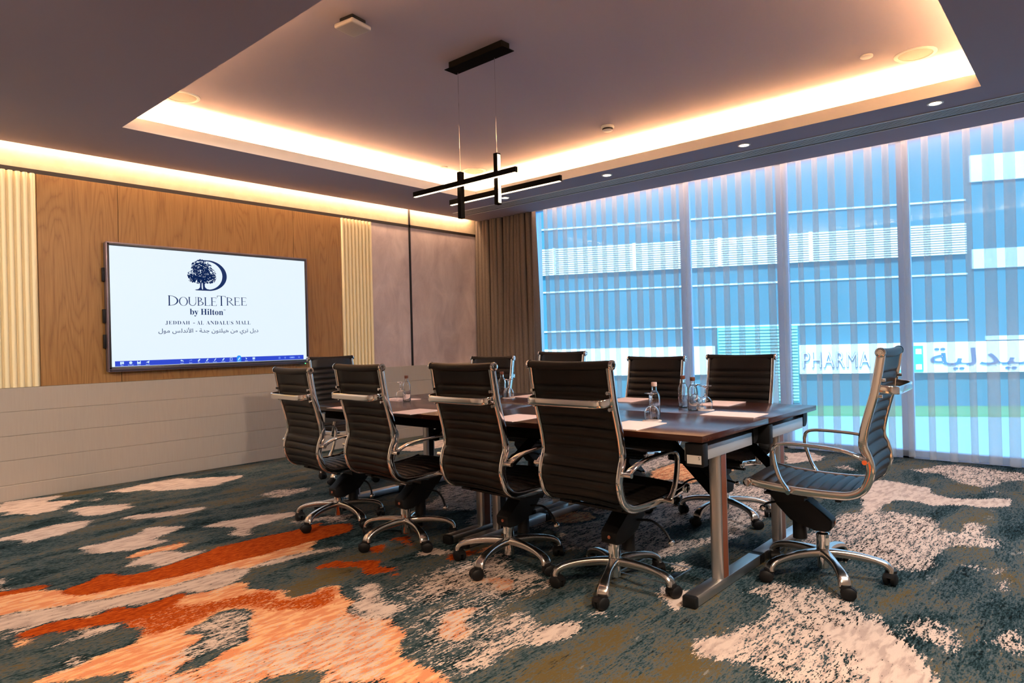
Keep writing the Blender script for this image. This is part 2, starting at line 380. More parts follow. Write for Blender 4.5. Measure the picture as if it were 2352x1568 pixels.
# ------------------------------------------------------------------ carpet
CARPET = [('S',[3.61,4.07,4.03,4.04,4.31,3.51,4.67,3.09,4.98,2.64,5.3,1.95,4.4,1.62,3.74,1.57,3.36,1.72,3.12,1.76,2.9,2.2,3.18,2.63,2.95,2.94,3.08,3.61]),
('T',[3.09,3.52,3.24,3.24,3.05,3.07,2.96,3.33]),
('T',[3.79,2.18,4.36,2.07,3.72,1.72,3.52,1.88]),
('W',[1.27,6.56,1.44,6.48,1.69,6.41,1.57,5.83,1.33,5.75,1.24,5.93,1.17,6.02]),
('W',[1.53,5.7,1.74,5.7,1.9,5.57,1.83,5.47,1.6,5.39,1.51,5.56]),
('W',[1.75,6.04,1.85,5.96,1.79,5.87]),
('W',[1.94,6.17,2.24,6.3,2.45,6.35,3.0,5.9,2.72,5.67,2.38,5.78,2.14,6.0,1.96,6.05]),
('W',[1.67,5.12,1.82,5.16,2.17,4.99,2.1,4.87,1.89,4.85,1.77,4.92]),
('W',[1.97,4.5,2.1,4.52,2.26,4.46,2.47,4.3,2.43,4.19,2.19,4.2,2.03,4.0,1.98,4.09,2.08,4.28,1.97,4.39]),
('W',[0.99,5.13,1.07,5.23,1.33,5.31,1.53,5.23,1.45,5.06,1.25,4.98,1.09,4.94]),
('W',[1.25,4.58,1.54,4.59,1.69,4.73,1.83,4.58,1.74,4.39,1.59,4.27,1.37,4.26]),
('S',[2.53,5.0,2.8,5.05,3.03,4.97,2.97,4.81,2.63,4.74]),
('S',[2.29,4.14,2.74,3.93,2.67,3.74,2.32,3.95]),
('P',[0.76,3.96,1.01,3.83,1.3,3.62,1.52,3.6,1.76,3.58,2.23,3.59,2.2,3.47,2.05,3.41,2.25,3.28,1.93,3.3,1.75,3.35,1.71,3.28,1.6,3.27,1.62,3.08,1.59,2.89,1.78,2.64,1.78,2.5,1.65,2.46,1.69,2.32,1.74,2.09,1.66,2.06,1.6,1.94,1.56,1.84,1.53,1.7,0.63,2.82,0.83,2.91,0.98,2.91,0.59,3.11]),
('W',[0.69,3.61,0.84,3.68,1.08,3.55,1.31,3.44,1.63,3.42,1.72,3.29,1.6,3.25,1.44,3.23,1.26,3.31,1.1,3.3,0.93,3.39,0.81,3.42,0.71,3.4,0.63,3.31]),
('W',[1.73,3.38,1.95,3.33,2.24,3.33,2.23,3.25,1.92,3.29,1.74,3.31]),
('O',[1.41,4.24,1.77,4.2,1.69,4.13,1.55,4.19,1.41,4.15]),
('P',[1.41,4.15,1.7,4.15,1.69,4.06,1.53,3.99,1.4,4.06]),
('W',[1.36,4.04,1.56,4.07,1.7,3.93,1.68,3.85,1.43,3.86,1.34,3.96]),
('O',[1.0,3.81,1.18,3.9,1.38,3.84,1.58,3.87,1.78,3.94,2.06,3.95,2.32,3.87,2.47,3.85,2.59,3.69,2.43,3.52,2.21,3.56,1.96,3.54,1.74,3.55,1.51,3.57,1.29,3.6,1.12,3.69]),
('O',[0.78,4.32,0.97,4.05,0.99,3.99,0.93,3.86,0.82,3.89,0.71,3.93]),
('W',[0.81,4.29,0.89,4.24,0.97,4.06,0.9,4.01,0.81,4.15]),
('D',[1.61,3.26,1.75,3.34,1.91,3.27,1.92,3.21,2.0,2.88,1.89,2.81,1.78,2.89,1.72,2.8,1.58,2.83,1.63,2.99,1.59,3.15]),
('O',[0.69,3.37,0.78,3.43,0.9,3.43,0.92,3.32,1.02,3.44,1.09,3.36,1.09,3.28,1.22,3.3,1.37,3.33,1.33,3.22,1.18,3.0,1.05,2.94,0.99,2.93,0.94,3.08,1.0,3.14,0.91,3.26,0.82,3.2,0.82,3.29,0.75,3.35,0.76,3.19,0.7,3.25]),
('Q',[1.47,3.04,1.64,3.01,1.58,2.89,1.58,2.83,1.72,2.8,1.78,2.87,1.84,2.86,1.81,2.71,1.75,2.61,1.69,2.58,1.55,2.66,1.45,2.79]),
('Q',[1.06,3.17,1.24,3.16,1.47,3.04,1.46,2.81,1.28,2.88,1.03,2.9]),
('O',[1.94,3.24,2.1,3.18,2.06,3.1,2.17,3.03,2.12,2.9,2.17,2.74,2.13,2.73,1.99,2.84,2.01,2.91,1.96,3.02]),
('O',[2.25,3.2,2.38,3.14,2.26,3.02,2.23,3.08]),
('O',[2.47,3.26,2.54,3.24,2.49,3.02,2.44,3.06,2.42,3.14]),
('O',[2.04,2.73,2.11,2.67,2.05,2.61,2.02,2.68]),
('D',[0.58,3.24,0.73,3.26,0.77,3.35,0.82,3.29,0.82,3.2,0.96,3.19,1.03,3.08,0.99,2.9,0.86,2.94,0.74,3.01,0.71,2.94,0.63,2.84,0.52,2.92]),
('W',[0.76,3.14,0.93,3.21,1.05,3.16,0.98,3.06,0.83,3.09,0.76,3.07]),
('S',[0.74,3.0,0.86,2.94,0.79,2.84,0.74,2.83]),
('S',[1.16,2.83,1.35,2.92,1.41,2.88,1.41,2.78,1.31,2.56,1.18,2.49,1.03,2.63,1.04,2.69,1.12,2.68]),
('D',[1.0,2.53,1.22,2.57,1.26,2.54,1.23,2.48,1.11,2.43,1.13,2.33,1.08,2.24,1.03,2.33]),
('W',[1.87,2.75,1.96,2.68,1.85,2.37,1.77,2.26,1.69,2.32,1.73,2.5,1.81,2.56]),
('M',[1.28,2.48,1.7,2.47,1.71,2.22,1.64,2.02,1.6,1.94,1.49,1.75,0.81,2.61,0.96,2.7,1.17,2.48]),
('W',[2.36,2.89,2.59,2.91,2.46,2.7,2.38,2.78]),
('S',[1.97,2.55,2.33,2.62,2.22,2.37,1.98,2.24,1.85,2.34]),
('K',[3.3,2.72,3.61,2.72,3.74,2.47,3.63,2.41,3.38,2.55]),
('O',[2.23,2.66,2.41,2.75,2.58,2.72,2.5,2.63,2.36,2.64,2.18,2.55,2.19,2.61]),
('Q',[2.37,2.58,2.71,2.7,2.76,2.68,2.69,2.48,2.59,2.38,2.53,2.36,2.5,2.45,2.4,2.5]),
('S',[1.97,2.53,2.18,2.55,2.32,2.56,2.48,2.43,2.59,2.01,2.67,1.98,2.5,1.95,2.35,1.93,2.24,1.95,2.09,2.0,2.17,2.11,1.95,2.29,1.91,2.45]),
('G',[2.01,2.57,2.23,2.66,2.49,2.63,2.74,2.53,2.6,2.03,2.28,1.97,2.1,1.84,1.95,1.69,1.79,1.66,1.63,1.67,1.58,1.68,1.59,1.86,1.69,2.05,1.84,2.35]),
('S',[1.92,2.32,2.28,2.5,2.62,2.47,2.56,2.07,2.35,2.04,2.19,2.13,2.14,2.31]),
('M',[2.23,2.36,2.49,2.26,2.48,2.11,2.3,2.03,2.27,2.25]),
('M',[1.84,2.05,2.03,2.16,2.13,2.03,1.99,2.0,1.92,1.94,1.89,1.85,1.77,1.84,1.77,1.93]),
('P',[1.71,2.2,1.75,2.16,1.72,2.07,1.64,2.06,1.62,1.96,1.59,1.83,1.59,1.7,1.53,1.67,1.41,1.82]),
('S',[1.92,1.84,2.1,1.87,2.13,1.72,2.07,1.65,2.01,1.65,2.02,1.59,1.91,1.66,1.68,1.69,1.65,1.8,1.83,1.79]),
('W',[2.14,1.73,2.23,1.69,2.19,1.59,2.13,1.57,2.18,1.5,2.1,1.52,2.07,1.55,2.0,1.57,1.92,1.62,2.05,1.64]),
('W',[2.29,1.7,2.38,1.64,2.46,1.51,2.43,1.48,2.36,1.56,2.32,1.58]),
('W',[2.79,1.57,2.85,1.49,2.86,1.4,2.67,1.33,2.67,1.4,2.68,1.48]),
('S',[3.16,1.72,3.24,1.65,3.09,1.54,3.0,1.55,3.03,1.67]),
('B',[2.25,1.94,2.41,1.88,2.54,1.75,2.48,1.7,2.29,1.83,2.09,1.79]),
('D',[1.64,1.53,2.0,1.57,2.27,1.52,2.52,1.35,2.4,1.18,2.24,1.09,2.19,0.96,2.12,0.93]),
('S',[2.47,1.23,2.52,1.16,2.62,1.13,2.76,1.05,2.88,1.12,2.91,1.25,3.04,1.18,3.15,1.1,3.21,0.91,3.09,0.81,3.14,0.72,3.04,0.75,2.96,0.67,2.87,0.58,2.73,0.47,2.56,0.38,2.04,1.02]),
('W',[2.76,0.9,2.95,0.78,2.9,0.65,2.72,0.49,2.54,0.39,2.36,0.63,2.56,0.63,2.69,0.77]),
('W',[2.45,1.22,2.53,1.1,2.47,0.98,2.31,1.0,2.2,1.1]),
('D',[2.19,1.1,2.25,1.04,2.27,0.9,2.17,0.86,2.04,1.02]),
('S',[2.98,0.64,3.17,0.62,3.18,0.54,3.07,0.48,2.96,0.44,2.89,0.37,2.83,0.39,2.8,0.42,2.91,0.55]),
('S',[2.93,0.33,3.17,0.29,3.25,0.23,2.97,0.21,2.95,0.28]),
('O',[3.01,0.42,3.05,0.38,3.02,0.33,2.97,0.33,2.95,0.37]),
('S',[4.01,1.35,4.32,1.26,4.65,1.26,4.83,1.07,4.86,0.96,4.87,0.81,4.76,0.72,4.59,0.72,4.63,0.62,4.81,0.62,4.84,0.53,4.58,0.46,4.31,0.45,4.29,0.57,4.08,0.59,3.88,0.56,3.77,0.6,3.66,0.75,3.73,0.8,3.74,0.91,3.65,0.99,3.78,1.07,3.85,1.25]),
('R',[3.95,1.32,4.29,1.25,4.41,1.15,3.99,0.97,3.67,1.0,3.86,1.24]),
('W',[4.89,1.27,5.22,1.29,5.73,1.4,5.9,1.27,5.73,1.0,5.46,0.78,5.62,0.48,5.33,0.45,5.24,0.57,5.24,0.78,5.14,0.86,5.23,1.11,4.73,1.14]),
('S',[6.4,1.27,6.72,1.11,6.86,0.96,6.8,0.68,6.75,0.45,6.4,0.42,6.04,0.65,5.97,0.85,6.29,1.01]),
('W',[6.87,2.43,6.72,1.98,6.45,1.93,6.04,2.13]),
('W',[4.33,0.43,4.37,0.3,4.25,0.29,4.28,0.4]),
('W',[3.73,0.41,3.86,0.35,3.72,0.33,3.59,0.34]),
('S',[4.01,0.52,3.98,0.32,3.86,0.38,3.89,0.48]),
('S',[3.58,0.7,3.51,0.53,3.51,0.59]),
('W',[5.82,0.65,5.89,0.54,5.83,0.5,5.73,0.6]),
('S',[6.2,1.76,6.36,1.65,6.1,1.53,6.11,1.7]),
('K',[5.08,2.99,5.71,2.98,5.78,2.67,5.62,2.36,4.93,2.43,4.77,2.65]),
('S',[4.69,2.76,5.0,2.62,4.65,2.29,4.57,1.93,3.96,1.81,3.52,2.08,4.13,2.54])]
def make_floor():
    x0, x1, y0, y1, st = -1.6, 7.06, -1.4, 6.53, .02
    nx, ny = int(round((x1-x0)/st))+1, int(round((y1-y0)/st))+1
    X, Y = np.meshgrid(np.linspace(x0, x1, nx), np.linspace(y0, y1, ny))
    ch = np.zeros((ny, nx, 4), np.float32)   # white, rust, peach, olive
    rng = np.random.default_rng(3)
    # patches beyond the pictured area, so the pattern carries on
    ext = [('S', (-.6, 3.6, .5, 3.9, 1.1, 3.7, .2, 3.3)), ('W', (5.2, .1, 6.4, .2, 6.6, -.3, 5.4, -.5)), ('O', (-.9, 1.2, .1, 1.5, .3, 1.3, -.6, .8)),
           ('P', (-1.2, .2, .2, .5, .9, .1, -.4, -.5)), ('S', (2.2, -.2, 3.8, -.1, 4.2, -.8, 2.5, -.9)), ('W', (4.6, 5.9, 6.2, 6.1, 6.3, 5.6, 4.8, 5.5)), ('S', (4.9, 3.2, 6.2, 3.6, 6.0, 2.9, 5.1, 2.8))]
    W = {'W': (.79, 0, 0, 0), 'S': (.56, 0, 0, 0), 'G': (.40, 0, 0, -.1), 'O': (0, .86, .5, 0), 'P': (.30, .0, .92, 0), 'Q': (0, .60, .95, 0), 'K': (.1, .22, .62, 0), 'M': (.52, 0, .72, 0),
         'R': (.52, 0, .40, 0), 'D': (0, 0, 0, .9), 'B': (0, 0, 0, -1.5), 'T': (0, 0, 0, -.45)}
    # wobble the outlines so they read as woven edges
    def fbm(seed, sc):
        r = np.random.default_rng(seed); g = np.zeros((ny, nx), np.float32); amp = 1
        for o in range(3):
            sx, sy = max(3, int(nx*st/sc[0]*2**o)), max(3, int(ny*st/sc[1]*2**o)); a = r.standard_normal((sy+2, sx+2))
            gx, gy = np.linspace(0, sx, nx), np.linspace(0, sy, ny); ix, iy = gx.astype(int), gy.astype(int); fx, fy = gx-ix, (gy-iy)[:, None]
            fx = fx*fx*(3-2*fx); fy = fy*fy*(3-2*fy)
            A = a[iy][:, ix]; B = a[iy][:, ix+1]; Cc = a[iy+1][:, ix]; D = a[iy+1][:, ix+1]
            g += amp*((A*(1-fx)+B*fx)*(1-fy)+(Cc*(1-fx)+D*fx)*fy); amp *= .55
        return g
    wx, wy = X+.055*fbm(11, (.5, .16)), Y+.03*fbm(12, (.5, .16))
    for c, p in ext+CARPET:
        P = np.array(p, float).reshape(-1, 2); ins = np.zeros((ny, nx), bool)
        j = len(P)-1
        for i in range(len(P)):
            (ax, ay), (bx, by) = P[i], P[j]
            if ay != by: ins ^= ((ay > wy) != (by > wy)) & (wx < (bx-ax)*(wy-ay)/(by-ay)+ax)
            j = i
        ch[ins] = W[c]
    for _ in range(7): ch[:, 1:-1] = (ch[:, 1:-1]*2+ch[:, :-2]+ch[:, 2:])/4
    for _ in range(2): ch[1:-1] = (ch[1:-1]*2+ch[:-2]+ch[2:])/4
    me = bpy.data.meshes.new('floor')
    co = np.stack([X, Y, np.zeros_like(X)], -1).reshape(-1, 3)
    idx = np.arange(nx*ny).reshape(ny, nx)
    q = np.stack([idx[:-1, :-1], idx[:-1, 1:], idx[1:, 1:], idx[1:, :-1]], -1).reshape(-1)
    me.vertices.add(len(co)); me.vertices.foreach_set('co', co.astype(np.float32).ravel())
    nf = len(q)//4; me.loops.add(len(q)); me.loops.foreach_set('vertex_index', q.astype(np.int32))
    me.polygons.add(nf); me.polygons.foreach_set('loop_start', np.arange(nf, dtype=np.int32)*4)
    me.update(calc_edges=True)
    at = me.attributes.new('weave', 'FLOAT_COLOR', 'POINT'); at.data.foreach_set('color', ch.reshape(-1, 4).ravel().astype(np.float32))
    o = bpy.data.objects.new('floor', me); COL.objects.link(o); o['kind'] = 'structure'
    m = mat('carpet', rough=.95, spec=.05); t = NT(m)
    at = t.n('ShaderNodeAttribute', attribute_name='weave'); sp = t.n('ShaderNodeSeparateColor'); t.l(at.outputs['Color'], sp.inputs[0])
    wW, wO, wP, wA = sp.outputs[0], sp.outputs[1], sp.outputs[2], at.outputs['Alpha']
    s1 = t.noise(t.coord((20, 80, 1)), 1, 4, .68); s2 = t.noise(t.coord((9, 32, 1)), 1, 3, .55, .4); s3 = t.noise(t.coord((300, 300, 1)), 1, 2)
    s6 = t.noise(t.coord((60, 150, 1)), 1, 2, .6); s4 = t.noise(t.coord((1.1, 3.2, 1)), 1.3, 4, .6, .5); s5 = t.noise(t.coord((2.0, 5, 1), rot=(0, 0, .1)), 1.7, 4, .6)
    st = t.math('ADD', t.math('ADD', t.math('MULTIPLY', s1, .50), t.math('MULTIPLY', s2, .18)), t.math('MULTIPLY', s6, .32))
    st = t.math('MULTIPLY', t.math('SUBTRACT', st, .5), 4.2)
    def mask(w_, k=.62, thr=.5, sh=.035):
        return t.smooth(t.math('MULTIPLY_ADD', st, k, w_), thr-sh, thr+sh)
    # ground: slate teal, olive and near-black streaks
    g1 = t.math('ADD', s4, t.math('MULTIPLY', t.math('SUBTRACT', t.math('ADD', t.math('MULTIPLY', s1, .6), t.math('MULTIPLY', s6, .4)), .5), 1.5))
    g1 = t.math('MULTIPLY_ADD', wA, .13, g1)
    ground = t.ramp(g1, [(.26, rgb('#0d1416')), (.40, rgb('#243a3f')), (.49, rgb('#3f5057')), (.57, rgb('#575d5d')), (.70, rgb('#5f5233'))])
    dk = t.smooth(t.math('ADD', s5, t.math('MULTIPLY', t.math('SUBTRACT', s1, .5), .7)), .36, .26)
    ground = t.mix(t.math('MULTIPLY', dk, .85), ground, rgb('#0c1113'))
    # lone flecks of pale yarn in the ground
    fl = t.smooth(t.math('ADD', t.math('MULTIPLY', s5, .8), t.math('MULTIPLY', s1, .6)), .86, .92)
    ground = t.mix(t.math('MULTIPLY', fl, .6), ground, rgb('#8b8f92'))
    peach = t.mix(t.smooth(s2, .42, .6), rgb('#d98f66'), rgb('#e8b689'))
    white = t.mix(t.smooth(s2, .35, .6), rgb('#b3a097'), rgb('#d2c0b4'))
    rust = t.mix(t.smooth(s1, .40, .66), rgb('#96360a'), rgb('#c45a18'))
    c = t.mix(mask(wP, .55), ground, peach)
    c = t.mix(mask(wW, .60), c, white)
    c = t.mix(mask(wO, .50), c, rust)
    c = t.mix(t.math('MULTIPLY', t.math('SUBTRACT', s3, .35), .35), c, rgb('#000000'), 'MIX')
    t.base(c); t.bump(s3, .5, .004)
    me.materials.append(m)
make_floor()

# ------------------------------------------------------------------ room shell
D = 6.53; XL, YF, XW = -1.6, -1.4, 6.71
def shell():
    b = MB(); z = ZC; e = COVE_W; ux0, ux1, uy0, uy1 = TX0-e, TX1+e, TY0-e, TY1+e
    # lowered border round the tray (four slabs), lip, shelf, cove back and raised ceiling
    ys = D-.08
    def slab(x0, x1, y0, y1, za=z, zb=z+.005):
        b.quad((x0, y0, za), (x1, y0, za), (x1, y1, za), (x0, y1, za))
    slab(XL, TX0, YF, ys); slab(TX1, XW, YF, ys); slab(TX0, TX1, YF, TY0); slab(TX0, TX1, TY1, ys)
    zl = 2.935
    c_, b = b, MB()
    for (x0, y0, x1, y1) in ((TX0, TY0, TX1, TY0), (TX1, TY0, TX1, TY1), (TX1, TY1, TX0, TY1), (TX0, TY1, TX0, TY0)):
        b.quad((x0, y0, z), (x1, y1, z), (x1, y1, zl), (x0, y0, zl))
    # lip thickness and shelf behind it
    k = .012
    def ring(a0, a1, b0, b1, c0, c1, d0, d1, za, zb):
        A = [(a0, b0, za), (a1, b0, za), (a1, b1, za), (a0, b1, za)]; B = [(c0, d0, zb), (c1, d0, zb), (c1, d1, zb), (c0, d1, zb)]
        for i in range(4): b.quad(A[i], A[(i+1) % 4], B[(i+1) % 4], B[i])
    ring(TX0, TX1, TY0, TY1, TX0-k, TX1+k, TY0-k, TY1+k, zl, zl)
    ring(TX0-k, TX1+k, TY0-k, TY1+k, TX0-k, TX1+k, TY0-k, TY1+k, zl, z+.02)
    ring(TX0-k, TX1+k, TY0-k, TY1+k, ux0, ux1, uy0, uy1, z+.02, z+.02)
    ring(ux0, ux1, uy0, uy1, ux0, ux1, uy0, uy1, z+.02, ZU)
    b.build('trim_6', 'ceiling_paint_lit', smooth=0, kind='structure'); b = c_  # lip and cove colour lightened above the ceiling's to paint in their bright lighting
    b.quad((ux0, uy0, ZU), (ux1, uy0, ZU), (ux1, uy1, ZU), (ux0, uy1, ZU))
    # wall-wash slot, curtain pocket
    b.quad((XL, ys, z), (XW, ys, z), (XW, ys, z+.13), (XL, ys, z+.13)); b.quad((XL, ys, z+.13), (7.2, ys, z+.13), (7.2, D, z+.13), (XL, D, z+.13))
    b.quad((XW, YF, z), (XW, ys, z), (XW, ys, z+.18), (XW, YF, z+.18)); b.quad((XW, YF, z+.18), (7.2, YF, z+.18), (7.2, D, z+.18), (XW, D, z+.18))
    b.build('ceiling', 'ceiling_paint', smooth=0, kind='structure')
    MB().bx(XL-.1, 7.2, D, D+.12, 0, 3.1).build('wall_back', 'plaster', smooth=0, kind='structure')
    MB().bx(XL-.1, XL, YF, D, 0, 3.1).build('wall_left', 'plaster', smooth=0, kind='structure')
    MB().bx(XL-.1, 7.2, YF-.1, YF, 0, 3.1).build('wall_front', 'plaster', smooth=0, kind='structure')
    # roof slab over the whole room keeps the sun out
    MB().bx(XL-.2, 7.3, YF-.2, D+.2, 3.2, 3.35).build('ceiling_slab', 'plaster', smooth=0, kind='structure')
    MB().bx(6.98, 7.2, YF, D, 2.99, 3.2).build('wall_right', 'window_frame', smooth=0, kind='structure')
    # cladding on the screen wall
    MB().bx(XL, 6.75, D-.012, D, 2.665, 2.97).build('trim_1', 'cream_wallcovering', smooth=0, kind='structure')
    MB().bx(XL, 6.75, D-.016, D, 2.630, 2.665).build('trim_2', 'pinkish_trim', smooth=0, kind='structure')
    MB().bx(5.478, 5.508, D-.016, D, .893, 2.955).build('trim_3', 'pinkish_trim', smooth=0, kind='structure')
    o = MB().bx(4.905, 6.75, D-.010, D, .893, 2.63).build('trim_5', 'fabric_wallcovering', smooth=0, kind='structure')
    b = MB(); zs = [.893, .702, .510, .318, .124]
    for za, zb in zip(zs, zs[1:]): b.bx(XL, 6.75, D-.032, D-.001, zb+.002, za-.002, bev=.0015)
    b.bx(XL, 6.75, D-.028, D-.001, .1, .89)
    b.build('trim_4', 'wainscot_paint', smooth=0, kind='structure')
    MB().bx(XL, 6.75, D-.036, D-.001, 0, .120, bev=.003).build('baseboard_back', 'wainscot_paint', smooth=0, kind='structure')
shell()
# oak panels and fluted panels
x_ = [1.553, 2.155, 3.868, 4.465]
for i, lab in enumerate(('oak veneer wall panel between the left fluted panel and the screen', 'wide oak veneer wall panel behind the middle of the wall screen', 'narrow oak veneer wall panel between the screen and the right fluted panel')):
    o = MB().bx(x_[i]+.002, x_[i+1]-.002, D-.022, D-.001, .893, 2.628, bev=.0015).build('oak_panel', 'oak_veneer', smooth=0)
    tag(o, lab, 'wall panel', 'oak panels on the screen wall')
def fluted(x0, x1, lab):
    p = .0485; n = int(round((x1-x0)/p)); p = (x1-x0)/n; pts = []
    for k in range(n):
        a = x0+k*p
        for t_ in range(9): th = PI*t_/8; pts.append((a+p*.5-p*.36*math.cos(th), D-.012-.026*math.sin(th)**.7))
        pts.append((a+p*.995, D-.012))
    poly = [(x0, D-.001, 0)]+[(x, y, 0) for x, y in pts]+[(x1, D-.001, 0)]
    o = MB().prism([(x, y, .893) for x, y, _ in poly], (0, 0, 2.628-.893)).build('fluted_panel', 'cream_fluted', smooth=35)
    tag(o, lab, 'wall panel', 'fluted panels beside the screen')
fluted(.72, 1.551, 'cream fluted wall panel left of the oak panels, at the edge of the picture')
fluted(4.467, 4.904, 'cream fluted wall panel between oak and pink-beige wallcovering')

# windows: full-height tinted glazing behind the sheers
GX = 7.06
edges = [5.78, 3.54, 2.455, 1.352, .25, -.9]
for i in range(5):
    y1, y0 = edges[i], edges[i+1]
    w_ = bpy.data.objects.new('window_%d' % (i+1), None); COL.objects.link(w_); w_['kind'] = 'structure'; w_.location = (GX, (y0+y1)/2, 0)
    h_ = (y1-y0)/2; b = MB(); fwd = .045
    b.bx(-.05, .05, -h_-fwd, -h_+fwd, 0, 3.0); 
    if i == 0: b.bx(-.05, .05, h_-fwd, h_+fwd, 0, 3.0)
    b.bx(-.05, .05, -h_, h_, 0, .07); b.bx(-.05, .05, -h_, h_, 2.905, 3.0)
    o = b.build('window_frame', 'window_frame', w_, smooth=0); o['kind'] = 'structure'
    o = MB().bx(-.006, .006, -h_+fwd, h_-fwd, .06, 2.91).build('pane', 'tinted_glass', w_, smooth=0); o['kind'] = 'structure'
MB().bx(6.99, 7.2, 5.75, D, 0, 2.99).build('wall_right_pier', 'plaster', smooth=0, kind='structure')
MB().bx(6.99, 7.2, YF, -.9, 0, 2.99).build('wall_right_end', 'plaster', smooth=0, kind='structure')

# ------------------------------------------------------------------ curtains
def sheer(y1, y0, label):
    p = .152; n = int((y1-y0)/p); cols = []; K = 22
    rnd = random.Random(4); ph = [rnd.uniform(-.012, .012) for _ in range(n+2)]; br = [rnd.uniform(.85, 1.15) for _ in range(n+2)]
    zr = [3.0, 2.6, 2.1, 1.6, 1.1, .6, .25, .03]
    b = MB(); rows = []
    for iz, z in enumerate(zr):
        f = 1-z/3.0; row = []
        for k in range(n*K+1):
            t_ = k/K; i = int(t_); fr = t_-i; j = ph[i]*(1-fr)+ph[i+1]*fr; q = br[i]*(1-fr)+br[i+1]*fr
            y = y1-(p*t_+.066*q*math.sin(2*PI*t_))+j*(1+f)
            x = 6.845+.034*(1+.25*f)*math.cos(2*PI*t_)+.03*f+.008*f*math.sin(t_*1.7)
            row.append(b.bm.verts.new((x, y, z+(.006*math.sin(t_*2.1) if iz == len(zr)-1 else 0))))
        rows.append(row)
    for A, B in zip(rows, rows[1:]):
        for k in range(len(A)-1): b.bm.faces.new((A[k], A[k+1], B[k+1], B[k]))
    o = b.build('sheer_curtain', 'sheer_voile', smooth=180); tag(o, label, 'curtain')
sheer(5.47, -.95, 'white sheer pleated curtain hanging floor to ceiling across the window')
def drape():
    b = MB(); zr = [3.0, 2.75, 2.3, 1.7, 1.1, .5, .015]; rows = []; n = 170; rnd = random.Random(9)
    fs = [rnd.uniform(.5, 1.5) for _ in range(14)]
    cum = np.cumsum([0]+fs); cum = cum/cum[-1]
    for iz, z in enumerate(zr):
        f = 1-z/3.0; row = []
        for k in range(n+1):
            s_ = k/n; i = min(np.searchsorted(cum, s_, side='right')-1, 13); u = (s_-cum[i])/(cum[i+1]-cum[i])
            y = 6.49-.99*s_-.034*math.sin(4*PI*u)*(.6+.5*f)+.012*math.sin(9*s_+4*f)
            x = 6.715-.090*math.cos(2*PI*u)*(.55+.5*f)+.01*math.sin(13*s_+3*f)+.03*s_
            row.append(b.bm.verts.new((x, y, z)))
        rows.append(row)
    for A, B in zip(rows, rows[1:]):
        for k in range(len(A)-1): b.bm.faces.new((A[k], A[k+1], B[k+1], B[k]))
    o = b.build('blackout_drape', 'taupe_drape', smooth=180)
    md = o.modifiers.new('thickness', 'SOLIDIFY'); md.thickness = .004
    tag(o, 'brown blackout curtain gathered in the corner beside the sheer curtain', 'curtain')
drape()

# ------------------------------------------------------------------ outdoors
BLD = thing('shop_building', 'blue facade across the street with white louvres and a pharmacy sign', 'building', (21.226, 6.164, -1.0), R(-64.27))
def bl(name, m, boxes, parent=BLD, smooth=0):
    b = MB()
    for q in boxes: b.bx(*q)
    return b.build(name, m, parent, smooth=smooth)
bl('facade_wall', 'facade_blue', [(-16, 14, 0, 4, -.3, 9)])
bl('ledge', 'facade_pale', [(-16, 3.7, -.05, 0, z-.02, z+.03) for z in (2.46, 3.77, 5.86)])
bl('louvre_backing', 'louvre_back', [(-16, 3.66, -.06, 0, 4.33, 5.22)])
bl('louvre_band', 'louvre_white', [(-16, 3.66, -.16, -.05, 4.33+.068*k, 4.33+.068*k+.045) for k in range(13)]+[(x-.05, x+.05, -.18, -.02, 4.33, 5.22) for x in (-8.2, -5.6, -3.0, -.4, 2.2)])
bl('pale_band', 'facade_pale', [(3.8, 12, -.08, 0, 3.9, 4.45), (3.8, 12, -.08, 0, 6.35, 7.1), (4.1, 12, -.08, 0, 1.88, 2.0)])
SG = bl('sign_board', 'sign_white', [(-.78, 7.2, -.25, 0, .99, 1.85)]); bl('fascia_board', 'sign_white', [(-16, -3.2, -.2, 0, 1.0, 1.88)])
b = MB()
for k in range(24): b.bx(-3.09, -.82, -.1, -.03, .18+.094*k, .18+.094*k+.055)
b.build('shutter', 'shutter_slat', BLD, smooth=0)
bl('shutter_backing', 'shutter_teal', [(-3.12, -.80, -.05, 0, .12, 2.44)])
bl('door_recess', 'louvre_back', [(-2.55, -1.4, -.12, 0, .12, .95)])
# word in blue outline capitals, green-teal cross, arabic word
o = text('PHARMA', 'lettering', 'sign_blue', SG, 1, width=1.80, height=.47, extrude=.05, spacing=1.12, loc=(.20, -.28, 1.16), rot=(PI/2, 0, 0))
o = text('PHARMA', 'letter_face', 'sign_white', SG, 1, width=1.80, height=.45, offset=-.018, extrude=.012, spacing=1.12, loc=(.185, -.335, 1.175), rot=(PI/2, 0, 0))
b = MB(); b.bx(1.78, 2.46, -.30, -.25, 1.02, 1.76, bev=.0)
b.build('cross_panel', 'sign_teal', SG, smooth=0)
for x in (1.90, 2.34):
    for z in (1.16, 1.60): MB().bx(x-.075, x+.075, -.32, -.29, z-.075, z+.075).build('cross_corner', 'sign_white', SG, smooth=0)
arabic('\uFE94\uFEF4\uFEDF\uFEAA\uFEF4\uFEBB', 'arabic_lettering', 'sign_blue', SG, 3.1, .62, .05, (4.2, -.3, 1.07), .004)
g = MB(); g.quad((7.2, -25, -1.0), (60, -25, -1.0), (60, 60, -1.0), (7.2, 60, -1.0)); g.build('ground', 'paving', smooth=0, kind='structure')
b = MB(); b.bx(-14, 14, -2.6, -.4, .0, .06); o = b.build('lawn', 'grass', smooth=0, kind='stuff'); o.location = (21.226, 6.164, -1.0); o.rotation_euler = (0, 0, R(-64.27))
tag(o, 'green strip of grass below the facade across the street', 'grass', kind='stuff')

